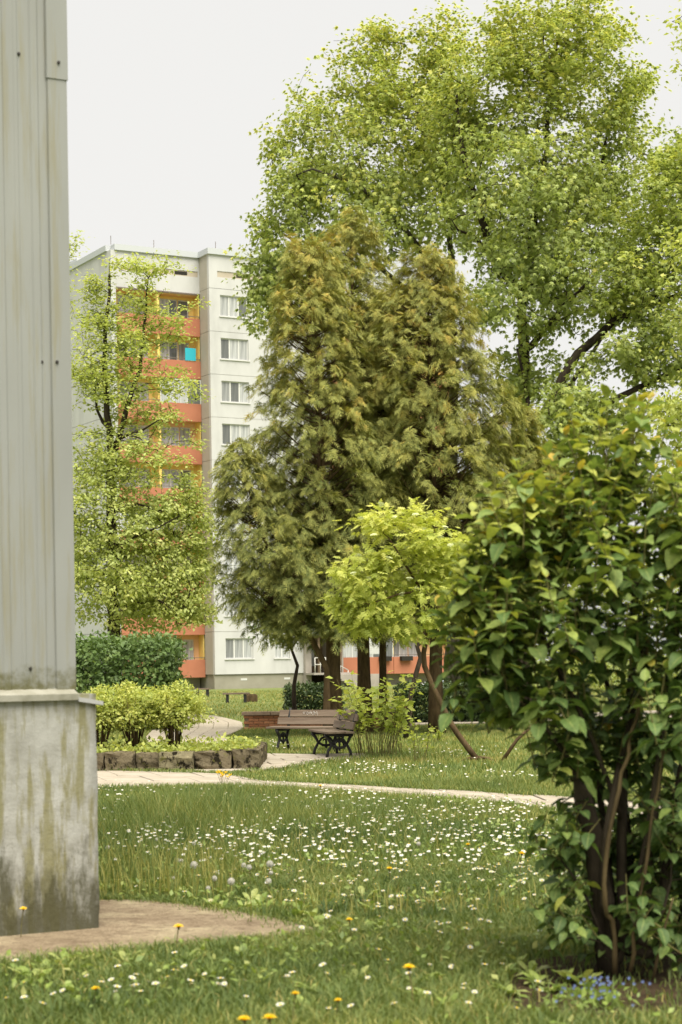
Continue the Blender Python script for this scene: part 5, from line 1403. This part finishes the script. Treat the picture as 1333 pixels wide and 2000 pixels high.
for k, ((px, py), lab, sc) in enumerate(dl):
    me = DD[k % 5]; h = (.14+.03*((k%5)%3))*sc
    if k == 12: h = .14+.03*((k%5)%3); sc = 1
    x, y = by_head(px, py, h); o = inst('dandelion', me, None, (x, y, 0), (rng.uniform(-.1,.12),0,0), (sc,)*3); tag(o, lab, 'dandelion', 'dandelions in the lawn')
# yellow flowers at the path edge
q = G(436, 1532); yf = empty('yellow_flowers', q, 0, 'clump of bright yellow flowers at the near edge of the path', 'flowers')
m = MB(); f_ = MB(); r2 = random.Random(3)
for k in range(9):
    a = k*2.4; r_ = .05*math.sqrt(k); h = r2.uniform(.12,.26); c = Vector((r_*math.cos(a), r_*math.sin(a), h)); m.tube([(c.x*.4,c.y*.4,0), tuple(c)], .004, 4, cap=False)
    for j in range(6):
        b_ = j*1.047; f_.add([c, c+Vector((.035*math.cos(b_-.4),.035*math.sin(b_-.4),.03)), c+Vector((.04*math.cos(b_),.04*math.sin(b_),.045)), c+Vector((.035*math.cos(b_+.4),.035*math.sin(b_+.4),.03))], [(0,1,2,3)])
m.build('stem', M['stem_green'], yf); f_.build('blossoms', M['dandelion'], yf); yf.scale = (.72,)*3

def clock_mesh(s, h, R_=.030):
    m = MB(); r2 = random.Random(s); c = Vector((r2.uniform(-.03,.03), r2.uniform(-.02,.02), h))
    for k in range(150):
        z = 1-2*(k+.5)/150; a = k*2.39996; rr_ = math.sqrt(1-z*z); dv = Vector((rr_*math.cos(a), rr_*math.sin(a), z)); e = c+dv*R_*r2.uniform(.92,1.06); o1 = dv.orthogonal().normalized(); o2 = dv.cross(o1); s_ = .0045
        m.add([c+dv*.004, e+o1*.0004, e-o1*.0004], [(0,1,2)], 0); m.add([e+o1*s_, e+o2*s_, e-o1*s_, e-o2*s_], [(0,1,2,3)], 0)
    m.tube([(0,0,0),(c.x*.5,c.y*.5,h*.6),tuple(c)], .003, 4, 1, cap=False); m.tube([tuple(c-Vector((0,0,.008))), tuple(c+Vector((0,0,.004)))], [.003,.006], 5, 1)
    return m.mesh('dandelion_clock', [M['clock'], M['stem_green']])
CM = [clock_mesh(k, .20+.02*k) for k in range(4)]
for k, (px, py, sc) in enumerate(((374,1690,1.25),(358,1682,.8),(521,1688,1.15),(490,1694,.9),(473,1690,.85),(423,1716,.9),(445,1722,1.1),(528,1721,.9),(376,1648,.8),(350,1680,.7),(303,1640,.7),(213,1655,.8),(527,1705,.7),(410,1735,.7),(335,1715,.6),(820,1648,.8))):
    sc *= .75; h = (.20+.02*(k%4))*sc; x, y = by_head(px, py, h); o = inst('dandelion_clock', CM[k%4], None, (x, y, 0), (0,0,0), (sc,)*3)
    tag(o, 'round white dandelion seed head on a thin stem in the taller grass', 'seed head', 'dandelion seed heads')

# broad leaved weeds
def weed_mesh(s):
    r2 = np.random.default_rng(s); n = 9
    a = np.arange(n)*2.4 + r2.uniform(0,6); el = r2.uniform(.35,1.1,n)
    Yv = np.stack([np.cos(a)*np.cos(el), np.sin(a)*np.cos(el), np.sin(el)],-1); Nv = np.stack([-np.cos(a)*np.sin(el), -np.sin(a)*np.sin(el), np.cos(el)],-1)
    tv, tf, ta = broad(.45, (.06,.08,.13,.18,.20,.16,.08,0)) if s % 2 else broad(.3, (.03,.05,.09,.10,.14,.17,.12,0))
    o = scatter('broadleaf_weed', np.zeros((n,3))+r2.normal(size=(n,3))*.006, Yv, Nv, r2.uniform(.09,.17,n), (tv,tf,ta), M['weed'], None, np.clip(r2.normal(.5,.28,n),0,1), smooth=True, kind=None)
    me = o.data; bpy.data.objects.remove(o); return me
WM = [weed_mesh(k) for k in range(7)]
wr = random.Random(12); spots = []
for px, py, sx_, sy_, k in ((300,1748,110,14,26),(470,1775,80,12,12),(590,1800,40,12,7),(90,1905,100,14,14),(260,1890,90,12,12),(400,1880,80,14,8),(520,1865,60,12,6),(560,1925,160,40,14),(860,1950,180,40,12),(700,1850,120,40,8),(440,1700,110,40,16),(300,1640,110,40,14),(620,1680,160,40,12),(1080,1930,60,40,7),(780,1760,180,50,8),(230,1960,120,30,8)):
    for _ in range(k): spots.append((wr.gauss(px, sx_*.6), wr.gauss(py, sy_*.6)))
for px, py in spots:
    a = G(px, min(py, 1996))
    if any(in_poly(np.array([a.x]), np.array([a.y]), pg)[0] for pg in NOGRASS): continue
    o = inst('broadleaf_weed', WM[wr.randrange(7)], None, (a.x, a.y, 0), (0,0,wr.uniform(0,6)), (wr.uniform(.5,.95),)*3)
    tag(o, 'low weed with broad light green leaves in the lawn', 'weed', 'broad leaved weeds in the lawn')
# forget-me-nots at the foot of the bush
q = G(1160, 1968); fm = empty('forget_me_nots', q, 0, 'clump of small blue flowers at the foot of the foreground bush', 'flowers')
rng = np.random.default_rng(8); n = 48
ps = rng.normal(size=(n,3))*np.array((.11,.10,.03)) + np.array((0,0,.10)); ps[:,2] = np.abs(ps[:,2])
f_ = MB(); st = MB()
for p in ps:
    c = Vector(p); st.add([(c.x*.6-.001,c.y*.6,0),(c.x*.6+.001,c.y*.6,0),c], [(0,1,2)])
    for j in range(5):
        b_ = j*1.257; s_ = .0065; f_.add([c, c+Vector((s_*math.cos(b_-.5),-.002,s_*math.sin(b_-.5))), c+Vector((s_*1.3*math.cos(b_),-.003,s_*1.3*math.sin(b_))), c+Vector((s_*math.cos(b_+.5),-.002,s_*math.sin(b_+.5)))], [(0,1,2,3)])
f_.build('blossoms', M['blue_petal'], fm); st.build('stem', M['stem_green'], fm)
n = 120; scatter('leaves', rng.normal(size=(n,3))*np.array((.12,.11,.02))+np.array((0,0,.04)), rng.normal(size=(n,3))+np.array((0,0,.6)), rng.normal(size=(n,3))+np.array((0,0,1.)), rng.uniform(.03,.07,n), OVAL, M['weed'], fm, rng.random(n)*.5)
